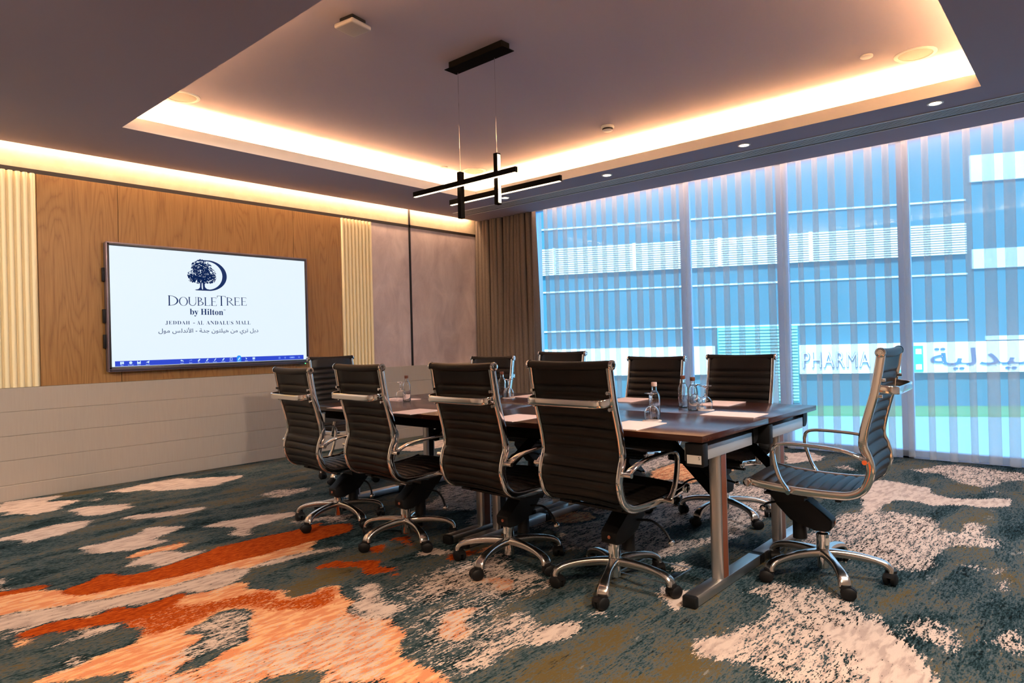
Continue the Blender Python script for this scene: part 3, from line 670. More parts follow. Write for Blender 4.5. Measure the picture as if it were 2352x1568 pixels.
# ------------------------------------------------------------------ wall screen
TY_ = 6.43
def screen():
    cx, cz = 2.998, 1.5525
    T = thing('interactive_display', 'large flat interactive display showing a navy hotel logo on the oak wall', 'screen', (cx, TY_, .99))
    X = lambda x: x-cx; Z = lambda z: z-.99
    b = MB(); x0, x1, z0, z1 = -.97, .97, 0, 1.12
    b.bx(x0, x1, .012, .070, z0, z1, bev=.004); b.build('casing', 'bezel', T)
    b = MB()   # frame ring
    for q in ((x0, x1, z1-.022, z1), (x0, x0+.024, z0, z1), (x1-.024, x1, z0, z1), (x0, x1, z0, z0+.034)): b.bx(q[0], q[1], -.006, .012, q[2], q[3], bev=.002)
    b.build('frame', 'bezel', T)
    b = MB(); b.bx(x0-.003, x1+.003, -.009, .02, z0+.010, z0+.017); b.bx(x0-.003, x1+.003, -.004, .04, z0-.006, z0-.001); b.bx(x0-.003, x0+.006, -.008, .03, z0, z1); b.bx(x1-.006, x1+.003, -.008, .03, z0, z1); b.bx(x0, x1, -.008, .03, z1-.006, z1+.003)
    b.build('frame_edge', 'bezel_lip', T)
    P = MB().bx(-.946, .946, 0, .012, .037, 1.092).build('panel', 'screen_white', T, smooth=0)
    MB().bx(x1-.11, x1-.04, -.008, .02, -.012, -.001).build('sensor', 'bezel', T)
    o = MB().sph((x1-.045, -.008, -.006), .005, 8).build('power_light', 'led_green', T)
    for z in (.2, .42, .78): MB().bx(x0-.02, x0, .03, .07, z, z+.12, bev=.004).build('side_handle', 'black_plastic', T)
    b = MB().bx(-.4, .4, .070, .0755, .25, .85); b.build('wall_bracket', 'black_metal', T)
    e = -.0012
    def tx(body, name, xa, xb, z, h=None, m='screen_navy', **k):
        return text(body, name, m, P, 1, width=xb-xa, height=h, extrude=.0004, loc=(X((xa+xb)/2), e, Z(z)), rot=(PI/2, 0, 0), **k)
    # D with a tree for its stem
    b = MB(); th = [R(a) for a in np.linspace(84, -84, 40)]
    ox, oz = X(2.905), Z(1.868); outer = [(ox+.182*math.cos(a), oz+.147*math.sin(a)) for a in th]; inner = [(ox-.012+.150*math.cos(a), oz+.136*math.sin(a)) for a in th]
    outer = [(X(2.83), Z(2.0145))]+outer+[(X(2.80), Z(1.7215))]; inner = [(X(2.83), Z(2.004))]+inner+[(X(2.80), Z(1.732))]
    for k in range(len(outer)-1):
        a, c, d, f = outer[k], outer[k+1], inner[k+1], inner[k]
        b.quad((a[0], e, a[1]), (c[0], e, c[1]), (d[0], e, d[1]), (f[0], e, f[1]))
    def poly(pts): b.bm.faces.new([b.bm.verts.new((X(x), e-.0002, Z(z))) for x, z in pts])
    poly([(2.826, 1.80), (2.842, 1.80), (2.840, 1.755), (2.844, 1.735), (2.87, 1.7215), (2.79, 1.7215), (2.775, 1.727), (2.81, 1.735), (2.824, 1.752)])
    poly([(2.850, 1.80), (2.868, 1.80), (2.872, 1.756), (2.89, 1.738), (2.93, 1.7325), (2.93, 1.7215), (2.85, 1.7215), (2.852, 1.74)])
    rnd = random.Random(2)
    def blob(x, z, r, n=7):
        a0 = rnd.uniform(0, 6); poly([(x+r*rnd.uniform(.55, 1.25)*math.cos(a0+2*PI*k/n), z+r*rnd.uniform(.55, 1.25)*math.sin(a0+2*PI*k/n)) for k in range(n)])
    crown = [(2.84, 1.975, .048, .040), (2.795, 1.945, .045, .045), (2.885, 1.945, .05, .05), (2.84, 1.925, .07, .06), (2.772, 1.865, .058, .045), (2.92, 1.885, .055, .05), (2.845, 1.86, .09, .06), (2.80, 1.822, .062, .032), (2.90, 1.83, .068, .036), (2.855, 1.83, .05, .04), (2.755, 1.835, .035, .035), (2.945, 1.85, .035, .03)]
    for (x, z, rx, rz) in crown:
        for _ in range(int(26000*rx*rz)+10):
            a, q = rnd.uniform(0, 2*PI), math.sqrt(rnd.random()); blob(x+rx*q*math.cos(a), z+rz*q*math.sin(a), rnd.uniform(.004, .0085))
        for _ in range(26):
            a = rnd.uniform(0, 2*PI); blob(x+rx*1.04*math.cos(a), z+rz*1.04*math.sin(a), rnd.uniform(.003, .006))
    b.build('tree_logo', 'screen_navy', P, smooth=0)
    zz = 1.577
    title(P, X, Z, e)
    tx(bold('by'), 'subtitle_lettering', 2.724, 2.803, 1.474, .072)
    tx(bold('Hilton'), 'subtitle_lettering', 2.826, 3.042, 1.490, .058)
    tx('TM', 'trade_mark', 3.046, 3.066, 1.534, .012)
    for w_, xa, xb, z in (('JEDDAH', 2.503, 2.722, 1.394), ('-', 2.752, 2.768, 1.409), ('AL', 2.787, 2.852, 1.397), ('ANDALUS', 2.876, 3.141, 1.397), ('MALL', 3.166, 3.319, 1.400)):
        tx(bold(w_), 'place_lettering', xa, xb, z, .005 if w_ == '-' else .037, offset=-.011, spacing=1.1)
    W_ = ['\uFEA9\uFE91\uFEDE', '\uFE97\uFEAE\uFEF1', '\uFEE3\uFEE6', '\uFEEB\uFEF4\uFEE0\uFE98\uFEEE\uFEE5', '\uFE9F\uFEAA\uFE94', '-', '\uFE8D\uFEF7\uFEE7\uFEAA\uFEDF\uFEB2', '\uFEE3\uFEEE\uFEDD']
    arabic(' '.join(W_)[::-1], 'arabic_lettering', 'screen_navy', P, .959, .068, .0004, (X(2.9205), e, Z(1.300)), .006)
    # tool bar along the lower edge
    BAR = MB().bx(X(2.078), X(3.907), e, .001, Z(1.030), Z(1.076)).build('tool_bar', 'bar_blue', P, smooth=0)
    b = MB(); n = 14; c0 = X(3.191); b.prism([(c0-.022, e-.0003, Z(1.03)), (c0+.022, e-.0003, Z(1.03)), (c0+.022, e-.0003, Z(1.075))]+[(c0+.022*math.cos(PI*k/n), e-.0003, Z(1.075)+.017*math.sin(PI*k/n)) for k in range(1, n)]+[(c0-.022, e-.0003, Z(1.075))], (0, .0004, 0)); b.build('active_tab', 'tab_cyan', BAR, smooth=0)
    icons = {}; e2 = e-.0008; zi = Z(1.059)
    def pg(pts, cx_):
        ic = icons.setdefault(cx_, MB()); ic.bm.faces.new([ic.bm.verts.new((X(cx_)+x, e2, zi+z)) for x, z in pts])
    def rc(cx_, x0, x1, z0, z1): pg([(x0, z0), (x1, z0), (x1, z1), (x0, z1)], cx_)
    def rot(pts, a): c_, s_ = math.cos(a), math.sin(a); return [(x*c_-z*s_, x*s_+z*c_) for x, z in pts]
    rc(2.133, -.015, -.002, -.013, .011); rc(2.133, 0, .015, -.010, .011)
    pg([((.015 if k % 2 else .0115)*math.cos(PI*k/8), (.014 if k % 2 else .011)*math.sin(PI*k/8)) for k in range(16)], 2.203)
    rc(2.270, -.015, .015, -.013, .004); rc(2.270, -.015, -.009, .004, .013); rc(2.270, .009, .015, .004, .013)
    pg([(-.016, -.002), (.015, .014), (.010, -.013), (.001, -.005)], 2.343)
    pg([(-.015, .003), (-.003, .013), (-.003, .007), (.010, .003), (.014, -.010), (.004, -.002), (-.003, -.001), (-.003, -.007)], 2.642)
    for x, w_ in ((2.798, .006), (2.876, .005), (2.952, .0035), (3.033, .005), (3.191, .006)): pg(rot([(-.016, -w_*.4), (-.010, -w_), (.014, -w_), (.014, w_), (-.010, w_)], R(52)), x)
    for q in ((-.013, -.010, -.011, .011), (.010, .013, -.011, .011), (-.013, .013, .009, .012), (-.013, .013, -.012, -.009)): rc(3.111, *q)
    pg([(-.008, .013), (.010, -.004), (.002, -.004), (-.003, -.013)], 3.267); rc(3.345, -.013, .013, -.011, .005); rc(3.345, -.013, .013, .007, .011)
    for k in icons: icons[k].build('tool_icon', 'bar_light', BAR, smooth=0)
    icons.clear(); pg([(.015, .003), (.003, .013), (.003, .007), (-.010, .003), (-.014, -.010), (-.004, -.002), (.003, -.001), (.003, -.007)], 2.721)
    for x, r_ in ((3.627, .012), (3.691, .010), (3.853, .010)): pg([(r_*math.cos(2*PI*k/14), -.006+r_*math.sin(2*PI*k/14)) for k in range(14)], x)
    pg([(-.026, -.015), (.026, -.015), (.033, -.006), (.026, .003), (-.026, .003), (-.033, -.006)], 3.772)
    for k in icons: icons[k].build('dim_icon', 'bar_dim', BAR, smooth=0)
    for x, s_, w_ in ((2.133, 'Exit', .022), (2.203, 'Settings', .046), (2.270, 'Save', .027), (2.343, 'Share', .031), (2.642, 'Undo', .028), (2.721, 'Redo', .026), (2.798, 'Pen', .018), (2.876, 'Pen Wid...', .042), (2.952, 'Brush W...', .042), (3.033, 'Highlight', .042), (3.111, 'Graphics', .040), (3.191, 'Eraser', .028), (3.267, 'Select', .028), (3.345, 'File', .016)):
        text(s_, 'tool_caption', 'bar_light', BAR, 1, width=w_, height=.0085, extrude=.0002, loc=(X(x), e2, Z(1.0335)), rot=(PI/2, 0, 0))
    text('1/1', 'page_number', 'bar_light', BAR, 1, width=.022, height=.011, extrude=.0002, loc=(X(3.772), e2-.0003, Z(1.048)), rot=(PI/2, 0, 0))
screen()

# ------------------------------------------------------------------ ceiling fittings
def lathe_obj(name, m, prof, parent=None, loc=None, n=32, smooth=40): return MB().lathe(prof, n=n).build(name, m, parent, smooth, loc)
def downlight(x, y, label):
    T = thing('downlight', label, 'ceiling light', (x, y, ZC), group='downlights in the lowered ceiling edge')
    lathe_obj('trim_ring', 'white_plastic', [(.040, 0), (.040, -.004), (.052, -.005), (.055, -.001), (.055, 0)], T)
    lathe_obj('lens', 'downlight_lens', [(0, -.002), (.040, -.002)], T)
    light('downlight_lamp', 'SPOT', (x, y, ZC-.02), 26, (1, .82, .68), aim=(0, 0, -1), spot_size=R(75), spot_blend=.7, shadow_soft_size=.03)
for (x, y), l_ in zip(((5.80, .887), (5.804, 2.33), (5.808, 3.765), (5.826, 5.185)), ('recessed downlight in the window-side ceiling, nearest to the camera', 'recessed downlight over the window side, second from the camera', 'recessed downlight over the window side, third from the camera', 'recessed downlight near the brown curtain corner, behind the pendant lamp')):
    downlight(x, y, l_)
def diffuser():
    T = thing('air_diffuser', 'long slotted grey air grille in the ceiling beside the sheer curtain', 'air vent', (6.123, 2.4, ZC))
    L = 3.85; b = MB()
    for x in (-.128, .116): b.bx(x, x+.012, -L, L, -.007, .0, bev=.001)
    b.bx(-.128, .128, L-.012, L, -.007, 0); b.build('frame', 'vent_grey', T, smooth=0)
    MB().bx(-.118, .118, -L, L, -.0015, .001).build('dark_slot', 'dark_gap', T, smooth=0)
    b = MB()
    for k in range(7): b.bx(-.100+.030*k-.0055, -.100+.030*k+.0055, -L+.01, L-.01, -.0035, -.0015)
    b.build('blade', 'vent_grey', T, smooth=0)
diffuser()
def speaker(x, y, label):
    T = thing('ceiling_speaker', label, 'speaker', (x, y, ZU), group='round ceiling speakers')
    lathe_obj('rim', 'white_plastic', [(.108, 0), (.110, -.006), (.128, -.007), (.135, -.002), (.135, 0)], T, n=48)
    lathe_obj('grille', 'speaker_grille', [(0, -.0015), (.108, -.0015)], T, n=48)
for x, y, l_ in ((5.50, .955, 'round white ceiling speaker beside the small sensor disc, above the window'), (2.24, 5.34, 'round white ceiling speaker half hidden by the ceiling edge, above the screen'), (5.50, 5.36, 'round white ceiling speaker in the far corner behind the pendant lamp')): speaker(x, y, l_)
for x, y, l_ in ((5.275, 1.216, 'small white ceiling sensor disc beside the right ceiling speaker'), (5.13, 5.47, 'small white ceiling sensor disc left of the far ceiling speaker')):
    o = lathe_obj('ceiling_sensor', 'white_plastic', [(0, -.014), (.036, -.014), (.042, -.010), (.042, 0)], None, (x, y, ZU)); tag(o, l_, 'ceiling sensor', 'ceiling sensor discs')
T = thing('smoke_detector', 'white round smoke detector under the raised ceiling right of the pendant', 'smoke detector', (5.26, 3.39, ZU))
lathe_obj('base', 'white_plastic', [(.060, 0), (.062, -.012), (.056, -.022), (.052, -.024)], T); lathe_obj('chamber', 'black_plastic', [(.046, -.022), (.046, -.036)], T); lathe_obj('cap', 'white_plastic', [(0, -.05), (.036, -.048), (.046, -.042), (.046, -.036), (.030, -.034)], T)
T = thing('access_point', 'square white wireless access point on the ceiling with cable end', 'access point', (2.43, 3.36, ZU), R(8))
MB().box((0, 0, -.048), (.16, .16, .030), bev=.012, seg=3).build('housing', 'ap_plastic', T); MB().box((.0, .0, -.018), (.11, .11, .036), bev=.004).build('mount', 'black_plastic', T)
b = MB(); b.box((.055, .055, -.028), (.05, .05, .03), bev=.003); b.sweep(catmull([(.05, .07, -.03), (.075, .085, -.03), (.08, .07, -.012), (.07, .06, 0)], .006), circ(.003, 6), None); b.build('cable', 'black_plastic', T)

# ------------------------------------------------------------------ pendant lamp
def pendant():
    T = thing('pendant_lamp', 'black linear pendant lamp of crossed lit bars hanging over the table', 'pendant lamp', (3.30, 3.16, ZU))
    Zp = lambda z: z-ZU
    b = MB(); b.bx(-.04, .04, -.26, .24, -.05, 0, bev=.002); b.bx(-.058, .058, -.285, .265, -.054, -.050); b.build('canopy', 'black_metal', T, smooth=0)
    ya, yb = .19, -.16
    for y, z in ((ya, 2.345), (yb, 2.41)): MB().cyl((0, y, -.05), (0, y, Zp(z)), .0018, n=8).build('wire', 'chrome', T)
    # two upright bars (lit on their near-end face), two level bars (lit underneath)
    for y, z0, z1 in ((ya, 2.03, 2.355), (yb, 2.075, 2.415)):
        p = MB().bx(-.019, .019, y-.016, y+.016, Zp(z0), Zp(z1), bev=.001).build('upright_bar', 'black_metal', T, smooth=0)
        s_ = -1 if y == yb else 1
        MB().bx(-.013, .013, y+s_*.0165-.001, y+s_*.0165+.001, Zp(z0)+.01, Zp(z1)-.01).build('light_strip', 'led_warm', p, smooth=0)
    for x, y0, y1, z in ((-.030, -.355, .655, 2.268), (.030, -.665, .33, 2.166)):
        p = MB().bx(x-.011, x+.011, y0, y1, Zp(z)-.018, Zp(z)+.018, bev=.001).build('level_bar', 'black_metal', T, smooth=0)
        MB().bx(x-.009, x+.009, y0+.008, y1-.008, Zp(z)-.0205, Zp(z)-.018).build('light_strip', 'led_warm', p, smooth=0)
pendant()

# ------------------------------------------------------------------ tables
def table(cx, cy, label, sticker=False):
    T = thing('folding_table', label, 'table', (cx, cy, 0), group='folding tables pushed together')
    hx, hy = .373, .752
    MB().bx(-hx, hx, -hy, hy, .712, .74, bev=.002).build('table_top', 'walnut_top', T)
    b = MB()
    for s in (-1, 1): b.bx(s*.315-.018, s*.315+.018, -hy+.16, hy-.16, .655, .712, bev=.003)
    b.bx(-.30, .30, -.03, .03, .665, .705); b.build('under_frame', 'black_metal', T)
    for s in (-1, 1):
        yl = s*(hy-(.045 if s > 0 and cy < 3 else .080))
        b = MB(); b.box((0, yl, .027), (.70, .060, .046), bev=.003); b.build('foot', 'satin_aluminium', T)
        for q in (-1, 1): MB().box((q*.358, yl, .025), (.034, .064, .050), bev=.008).build('foot_cap', 'black_plastic', T)
        # extruded post: rounded sides, channel on both end faces
        w_, h_ = .092, .056; sec = rrect(w_, h_, .018, 4)
        P = MB().sweep([(-.055, yl, .05), (-.055, yl, .66)], sec, (1, 0, 0)).build('post', 'satin_aluminium', T)
        MB().bx(-.055-.024, -.055+.024, yl+s*(h_/2)-.0012, yl+s*(h_/2)+.0012, .052, .655).build('insert', 'brown_insert', P, smooth=0)
        MB().bx(-.055-.024, -.055+.024, yl-s*(h_/2)-.0012, yl-s*(h_/2)+.0012, .052, .655).build('channel', 'dark_gap', P, smooth=0)
        MB().box((-.02, yl, .648), (.58, .070, .062), bev=.003).build('cross_rail', 'bracket_aluminium', T)
        for q in (1,):
            b = MB(); n = 6; x0 = q*.30; x1 = q*.362
            pts = [(x0, 0, .71), (x1, 0, .71), (x1, 0, .66)]+[(x1-q*.04*(1-math.cos(PI/2*k/n)), 0, .66-.04*math.sin(PI/2*k/n)) for k in range(1, n+1)]+[(x0, 0, .62)]
            b.prism([(x, yl-.03, z) for x, _, z in pts], (0, .06, 0)); b.build('corner_bracket', 'black_plastic', T)
        a = Vector((-.055+.07, yl-s*.30, .66)); c = Vector((-.055+.05, yl-s*.02, .40)); dv = c-a
        b = MB(); b.box((a+c)/2, (.05, .022, dv.length), rot=dv.to_track_quat('Z', 'X').to_matrix(), bev=.004)
        b.box((.02, yl-s*.32, .672), (.16, .12, .06), bev=.005); b.box((-.055+.05, yl-s*.03, .40), (.05, .05, .09), bev=.01); b.build('folding_strut', 'black_metal', T)
        if s < 0 and cy < 3:
            b = MB(); b.box((-.335, s*(hy-.046), .655), (.05, .085, .10), bev=.006); hb = b.build('hinge_box', 'black_plastic', T)
        if sticker and s < 0:
            MB().bx(-.3612, -.3605, -hy+.012, -hy+.078, .618, .655).build('rating_label', 'sticker', hb, smooth=0)
            text('S', 'label_print', 'ink', hb, 1, height=.014, extrude=.0002, loc=(-.3615, -hy+.022, .637), rot=(PI/2, 0, -PI/2))
    return T
TY1_, TY2_ = 2.016, 3.528
XT = (2.998, 3.748)
table(XT[0], TY1_, 'dark walnut folding table at the near left, under the two nearest chairs', True)
table(XT[1], TY1_, 'dark walnut folding table at the near right, beside the window chairs')
table(XT[0], TY2_, 'dark walnut folding table at the far left, nearer the wall screen')
table(XT[1], TY2_, 'dark walnut folding table at the far right, nearer the brown curtain')

# ------------------------------------------------------------------ chairs
PROF = [(.268, .466), (.20, .455), (.06, .443), (-.10, .441), (-.175, .449), (-.222, .478), (-.246, .525), (-.254, .572), (-.242, .625), (-.226, .672), (-.233, .738), (-.253, .818), (-.275, .898), (-.290, .977), (-.304, 1.062)]
HX = .219
def make_chair():
    T = thing('conference_chair', '', 'chair', group='high-back conference chairs round the table')
    path = catmull([(0, y, z) for y, z in PROF], .008)
    A = [0]
    for a, b in zip(path, path[1:]): A.append(A[-1]+(b-a).length)
    L = A[-1]
    iz = min(range(len(path)), key=lambda i: (path[i]-Vector((0, -.222, .478))).length)
    # chrome side rails
    for s in (-1, 1):
        MB().sweep([p+Vector((s*HX, 0, 0)) for p in path], rrect(.020, .036, .007), (1, 0, 0)).build('side_rail', 'chrome', T)
    fine = catmull([(0, y, z) for y, z in PROF], .004); AF = [0]
    for a, b in zip(fine, fine[1:]): AF.append(AF[-1]+(b-a).length)
    jz = min(range(len(fine)), key=lambda i: (fine[i]-Vector((0, -.222, .478))).length)
    # ribbed leather sling: seat and backrest
    def sling(name, i0, i1, seams):
        b = MB(); nx = 14; top, bot = [], []
        for i in range(i0, i1+1):
            p = fine[i]; tg = (fine[min(i+1, len(fine)-1)]-fine[max(i-1, 0)]).normalized(); nr = Vector((0, -tg.z, tg.y))
            d = min(abs(AF[i]-q) for q in seams); amp = .0125*math.sqrt(max(0, 1-(1-min(1, d/.0238))**2))
            rt_, rb_ = [], []
            for k in range(nx+1):
                u = -1+2*k/nx; sag = .012*(1-u*u) if name == 'backrest' else .010*(1-u*u)
                ed = min(1, (1-abs(u))/.10+.15)
                c = p+Vector((u*(HX-.008), 0, 0))-nr*sag*(-1 if False else 1)
                rt_.append(b.bm.verts.new(c+nr*(.003+amp*ed))); rb_.append(b.bm.verts.new(c-nr*(.003+amp*ed)))
            top.append(rt_); bot.append(rb_)
        for G, fl in ((top, 0), (bot, 1)):
            for X_, Y_ in zip(G, G[1:]):
                for k in range(nx): b.bm.faces.new((X_[k], X_[k+1], Y_[k+1], Y_[k]))
        for X_, Y_ in ((top[0], bot[0]), (top[-1], bot[-1])):
            for k in range(nx): b.bm.faces.new((X_[k], X_[k+1], Y_[k+1], Y_[k]))
        for k in (0, nx):
            for i in range(len(top)-1): b.bm.faces.new((top[i][k], top[i+1][k], bot[i+1][k], bot[i][k]))
        return b.build(name, 'leather', T, smooth=60)
    sb = [L-.085-.0475*k for k in range(0, 13)]; ss = [.055+.0475*k for k in range(0, 12)]
    sling('backrest', jz+2, len(fine)-1, sb+[L+1]); sling('seat', 0, jz+1, ss+[-1])
    # rolls at both ends of the sling
    for nm, (y, z) in (('head_roll', (-.304, 1.072)), ('front_roll', (.272, .462))):
        b = MB(); n = 20; rr = []
        ro = b.sweep([(-.228+.456*k/n, y+(0 if nm == 'front_roll' else -.004*math.sin(PI*k/n)), z-.006*math.sin(PI*k/n)) for k in range(n+1)], circ(.0215, 18), (0, 0, 1), [.93 if 0 < k < n else .86 for k in range(n+1)]).build(nm, 'leather', T)
        for s in (-1, 1):
            MB().lathe([(0, .012), (.007, .012), (.008, .009), (.012, .009), (.013, .013), (.019, .012), (.0215, .008), (.0215, 0)], (s*.228, y, z), 20, Matrix.Rotation(s*PI/2, 3, 'Y')).build('end_cap', 'chrome', ro)
    # armrests
    ap = catmull([(-.236, .608), (-.215, .625), (-.165, .646), (-.09, .657), (.02, .663), (.095, .662), (.128, .650), (.140, .625), (.134, .57), (.112, .50), (.085, .455), (.077, .440)], .010)
    for s in (-1, 1):
        n = len(ap); sc = [(1+.5*max(0, 1-i/9)+.3*max(0, (i-n+9)/9), 1) for i in range(n)]
        P3 = [(s*(.262-.012*max(0, 1-i/8)-.012*max(0, (i-n+9)/9)), p[0], p[1]) for i, p in enumerate(ap)]
        b = MB(); b.sweep(P3, rrect(.025, .015, .006), (1, 0, 0), sc)
        for (y, z) in ((-.240, .607), (.077, .442)): b.cyl((s*.215, y, z), (s*.272, y, z), .0105, n=16)
        b.build('armrest', 'chrome', T)
    # chrome carrying handle behind the back
    b = MB(); hp = [(-.214, -.283, .92), (-.214, -.315, .915), (-.208, -.342, .912), (-.190, -.356, .910), (-.15, -.361, .909), (0, -.363, .909), (.15, -.361, .909), (.190, -.356, .910), (.208, -.342, .912), (.214, -.315, .915), (.214, -.283, .92)]
    b.sweep(catmull(hp, .012), rrect(.034, .009, .004), (0, 0, 1))
    for s in (-1, 1):
        for z, y in ((.955, -.296), (.885, -.283)): b.cyl((s*.213, y, z), (s*.213, y-.022, z), .0075, n=12)
    b.build('back_handle', 'chrome', T)
    # tilt mechanism
    b = MB()
    pts = [(-.052, .285), (-.050, .240), (-.03, .222), (.03, .222), (.062, .245), (.135, .262), (.200, .325), (.232, .40), (.215, .425), (.02, .425), (.02, .375)]
    def slab(x0, x1, P):
        n0 = len(b.bm.verts); b.prism([(x0, y, z) for y, z in P], (x1-x0, 0, 0)); b.bm.verts.ensure_lookup_table()
        bmesh.ops.bevel(b.bm, geom=list({e for v in b.bm.verts[n0:] for e in v.link_edges}), offset=.009, segments=3, affect='EDGES', profile=.5)
    slab(-.042, .042, [(-.052, .282), (-.050, .240), (-.03, .222), (.03, .222), (.062, .245), (.135, .258), (.205, .330), (.215, .40), (.12, .40), (.04, .352)])
    slab(-.075, .075, [(.06, .365), (.19, .345), (.228, .392), (.222, .415), (.06, .408)])
    for s in (-1, 1): b.bx(s*.14-.013, s*.14+.013, -.15, .22, .418, .430); 
    for y in (-.12, .02, .19): b.bx(-.215, .215, y-.012, y+.012, .412, .422)
    M_ = b.build('tilt_mechanism', 'black_plastic', T, smooth=30)
    MB().cyl((.006, .108, .275), (.006, .104, .168), .029, .033, n=20).build('tension_knob', 'black_plastic', M_)
    MB().cyl((.01, -.0525, .262), (.01, -.056, .262), .008, n=12).build('bolt', 'copper_dot', M_)
    for pts in ([(.04, .13, .31), (.12, .14, .315), (.20, .12, .285), (.245, .10, .245)], [(-.04, .20, .34), (-.12, .22, .345), (-.18, .22, .335)]):
        lv = MB().sweep(catmull(pts, .012), circ(.006, 8), None).build('lever', 'black_plastic', T)
        MB().sph(pts[-1], .0155, 14).build('lever_knob', 'chrome', lv)
    # column
    b = MB().lathe([(0, .150), (.014, .150), (.014, .235)]); b.cyl((0, 0, .19), (0, 0, .262), .0135, n=18); b.build('piston', 'chrome', T)
    T['seat_parts'] = 1
    c = MB().lathe([(0, .040), (.018, .040), (.026, .046), (.0265, .06), (.0285, .10), (.0285, .196), (.030, .197), (.030, .206), (.022, .212), (0, .212)], n=24).build('column', 'chrome', T)
    MB().sweep([(-.0290*math.sin(a), -.0290*math.cos(a), .172) for a in np.linspace(-.15, .85, 8)], [(-.017, -.0002), (.017, -.0002), (.017, .0002), (-.017, .0002)], (0, 0, 1)).build('column_label', 'sticker', c)
    # five-star base
    b = MB(); b.lathe([(.030, .10), (.040, .102), (.043, .112), (.040, .128), (.030, .136), (.0285, .138)], n=30)
    for k in range(5):
        a = 2*PI*k/5; ca, sa = math.cos(a), math.sin(a)
        pr = [(.028, .117), (.08, .117), (.15, .112), (.21, .103), (.25, .092), (.272, .079), (.281, .064), (.282, .056)]
        P3 = catmull([(r_*ca, r_*sa, z) for r_, z in pr], .012); n = len(P3)
        sc = [(1.05-.35*math.sin(PI*min(1, i/(n*.8)))+.18*max(0, (i-n*.75)/(n*.25)), 1.1-.35*(i/n)) for i in range(n)]
        b.sweep(P3, [(x, y) for x, y in rrect(.048, .034, .013, 4)], (-sa, ca, 0), sc)
    BS = b.build('base', 'polished_aluminium', T, smooth=50)
    cb = None
    for k in range(5):
        a = 2*PI*k/5
        if cb is None:
            b = MB(); b.lathe([(0, .062), (.019, .062), (.021, .055), (.019, .045), (0, .045)], n=18)
            for s in (-1, 1):
                b.lathe([(0, .0105), (.020, .0105), (.0265, .006), (.0265, -.006), (.020, -.0105), (0, -.0105)], (.012, s*.0125, .0268), 22, Matrix.Rotation(PI/2, 3, 'X'))
            n = 10; hood = [(.012+.0285*math.cos(R(20+160*i/n)), .0268+.0285*math.sin(R(20+160*i/n))) for i in range(n+1)]+[(-.004, .03), (.02, .03)]
            b.prism([(x, -.011, z) for x, z in hood], (0, .022, 0))
            cb = b.build('caster', 'caster_plastic', BS, smooth=35); c_ = cb
        else:
            c_ = cb.copy(); COL.objects.link(c_)
        c_.scale = (1.2, 1.2, 1.04); c_.location = (.282*math.cos(a), .282*math.sin(a), 0); c_.rotation_euler = (0, 0, a+[.5, 2.4, -.6, 1.2, -1.9][k])
    return T
proto = make_chair()
del proto['seat_parts']
FIXED = ('base', 'column')
def chair(first, x, y, rot, dz, basea, label):
    c = proto if first else copy_tree(proto)
    c.location = (x, y, 0); c.rotation_euler = (0, 0, rot); c['label'] = label
    for ch in c.children:
        n = ch.name.split('.')[0]
        if n in FIXED: 
            if n == 'base': ch.rotation_euler = (0, 0, R(basea)-rot)
        else: ch.location.z = dz
CH = [(2.665, 1.738, -93, -.022, 58, 'black ribbed chair nearest to the camera, at the near left table corner'),
      (2.610, 2.355, -93, -.030, 46, 'black ribbed chair on the left side, second from the camera'),
      (2.545, 3.115, -93, -.035, 35, 'black ribbed chair on the left side, third from the camera'),
      (2.550, 3.81, -94, -.060, 50, 'black ribbed chair on the left side, farthest along, in front of the screen'),
      (4.10, 4.08, 97, -.057, 45, 'black ribbed chair in front of the brown curtain, farthest on the window side'),
      (4.06, 3.305, 90, -.020, 40, 'black ribbed chair at the window side with its back to the curtain edge'),
      (4.12, 2.48, 90, -.066, 6, 'black ribbed chair at the window side, second from the near table end'),
      (4.09, 1.825, 90, -.055, 25, 'black ribbed chair at the window side, nearest to the near table end'),
      (3.455, 4.93, 180, -.020, 55, 'black ribbed chair at the far table end, beside the wall screen'),
      (3.365, 1.018, 3, 0, -2, 'black ribbed chair seen from the side at the near end of the table')]
for i, (x, y, ro, dz, ba, lab) in enumerate(CH[1:]): chair(False, x, y, R(ro), dz, ba, lab)
chair(True, *CH[0][:2], R(CH[0][2]), *CH[0][3:])

# ------------------------------------------------------------------ on the table
ZT = .7402
def sheet(pts, label):
    o = MB().prism([(x, y, ZT) for x, y in pts], (0, 0, .003)).build('note_pad', 'paper', smooth=0); tag(o, label, 'paper', 'note pads on the table'); return o
def pad(cx, cy, w_, h_, rz, label):
    c, s = math.cos(rz), math.sin(rz); return sheet([(cx+a*w_/2*c-b*h_/2*s, cy+a*w_/2*s+b*h_/2*c) for a, b in ((-1, -1), (1, -1), (1, 1), (-1, 1))], label)
PADS = [(2.79, 1.70, .30, .21, .03, 'pink-white paper sheet in front of the nearest chair, by a wine glass'),
        (3.445, 1.475, .21, .29, .02, 'pink-white paper sheet at the near table end, in front of the side-on chair'),
        (3.985, 1.79, .30, .21, .04, 'pink-white paper sheet on the window side, by the pair of bottles'),
        (3.95, 2.44, .30, .21, .03, 'pink-white paper sheet in front of the second window chair'),
        (2.75, 2.415, .30, .21, .03, 'pink-white paper sheet between the two nearest left chairs'),
        (2.70, 3.19, .27, .21, .03, 'pink-white paper sheet in front of the third left chair'),
        (2.69, 3.83, .27, .21, .0, 'pink-white paper sheet between the two farthest left chairs'),
        (3.93, 3.26, .29, .21, .0, 'pink-white paper sheet by the wine glass in front of the curtain'),
        (3.24, 4.02, .21, .28, .0, 'pink-white paper sheet at the far table end, under a wine glass'),
        (3.93, 3.96, .29, .21, .0, 'pink-white paper sheet on the far table in front of the curtain chair')]
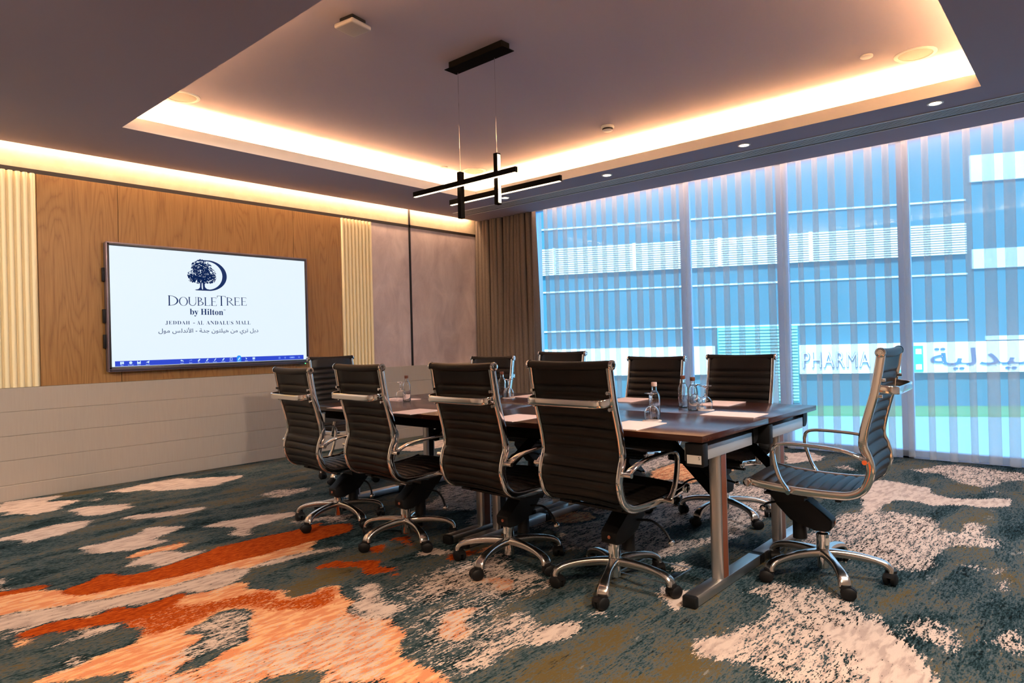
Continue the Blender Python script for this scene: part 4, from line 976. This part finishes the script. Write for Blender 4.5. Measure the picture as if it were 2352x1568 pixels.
for q in PADS: pad(*q)
def make_glass(label):
    T = thing('wine_glass', label, 'wine glass', group='upturned wine glasses')
    rim_ = [(.0345, .000), (.0370, .014), (.0388, .030), (.0375, .046), (.030, .061), (.016, .073), (.0058, .080)]
    b = MB(); out = rim_+[(.0046, .090), (.0042, .110), (.0060, .124), (.014, .131), (.034, .1345), (.0355, .136), (.034, .1375), (0, .1385)]
    inn = [(0, .078), (.014, .0715), (.0285, .060), (.0360, .0455), (.0373, .030), (.0355, .014), (.0332, .000)]
    b.lathe(inn+out, n=32); b.build('glass_body', 'clear_glass', T, smooth=60)
    return T
def make_bottle(label):
    T = thing('water_bottle', label, 'bottle', group='clear water bottles on the table')
    o_ = [(0, 0), (.026, 0), (.030, .003), (.031, .010), (.031, .112), (.0295, .128), (.024, .143), (.016, .155), (.0135, .160), (.0135, .178)]
    i_ = [(.0115, .178), (.0115, .160), (.0215, .142), (.027, .127), (.0285, .112), (.0285, .010), (.026, .006), (0, .005)]
    MB().lathe(o_+i_, n=32).build('bottle_body', 'clear_glass', T, smooth=50)
    MB().lathe([(0, .180), (.0145, .180), (.0155, .184), (.0155, .200), (.0145, .203), (0, .203)], n=24).build('cap', 'cap_copper', T)
    text('NOVA', 'bottle_lettering', 'ink', T, 1, width=.060, height=.014, extrude=.0004, loc=(-.0312, .002, .070), rot=(0, -PI/2, PI/2)).rotation_euler = (0, PI/2, 0)
    return T
G = [(2.995, 1.71, 'upturned wine glass beside the nearest chair, in front of a pale-capped bottle'),
     (3.585, 1.70, 'upturned wine glass right of the bottle pair at the near table end'),
     (3.665, 1.80, 'upturned wine glass half hidden behind the bottle pair'),
     (3.19, 3.93, 'upturned wine glass on the far table, beside the bottle below the screen'),
     (3.715, 3.32, 'upturned wine glass on the far table in front of the brown curtain')]
gp = None
for i, (x, y, l_) in enumerate(G):
    if gp is None: gp = make_glass(l_); g_ = gp
    else: g_ = copy_tree(gp); g_['label'] = l_
    g_.location = (x, y, ZT+.0036)
    if i == 3: g_.location.z = ZT+.0033; continue
    c = MB().lathe([(0, 0), (.048, 0), (.048, .003), (0, .003)], n=6 if i == 9 else 28).build('coaster', 'coaster_card', loc=(x, y, ZT)); tag(c, 'paper coaster under the '+l_.replace('upturned ', '').split(',')[0].split(' in front')[0].split(' half')[0]+(' before the curtain' if i == 4 else ' behind the bottles' if i == 2 else ''), 'coaster', 'paper coasters')
Bt = [(3.068, 1.735, 'clear water bottle with a pale cap behind the nearest wine glass'),
      (3.53, 1.75, 'clear water bottle with copper cap, front one of the pair'),
      (3.66, 1.877, 'clear water bottle with copper cap, rear one of the pair'),
      (3.165, 3.83, 'clear water bottle on the far table below the screen'),
      (3.80, 3.46, 'clear water bottle on the far table before the brown curtain')]
bp = None
for x, y, l_ in Bt:
    if bp is None: bp = make_bottle(l_); b_ = bp
    else: b_ = copy_tree(bp); b_['label'] = l_
    b_.location = (x, y, ZT); b_.scale = (.94, .94, .94); b_.rotation_euler = (0, 0, R(35))
for ch in bp.children:
    if ch.name.startswith('cap'): ch.data = ch.data.copy(); ch.data.materials[0] = MATS['cap_pale']
# floor box under the nearest chair
T = thing('floor_box', 'square metal-edged floor outlet box in the carpet under the nearest chair', 'floor outlet', (2.955, 1.69, 0))
b = MB(); 
for q in ((-.135, .135, -.135, -.127), (-.135, .135, .127, .135), (-.135, -.127, -.135, .135), (.127, .135, -.135, .135)): b.bx(*q, 0, .004)
b.build('frame', 'satin_aluminium', T, smooth=0)
MB().bx(-.05, .03, -.128, -.095, 0, .006, bev=.001).build('cable_flap', 'black_plastic', T)
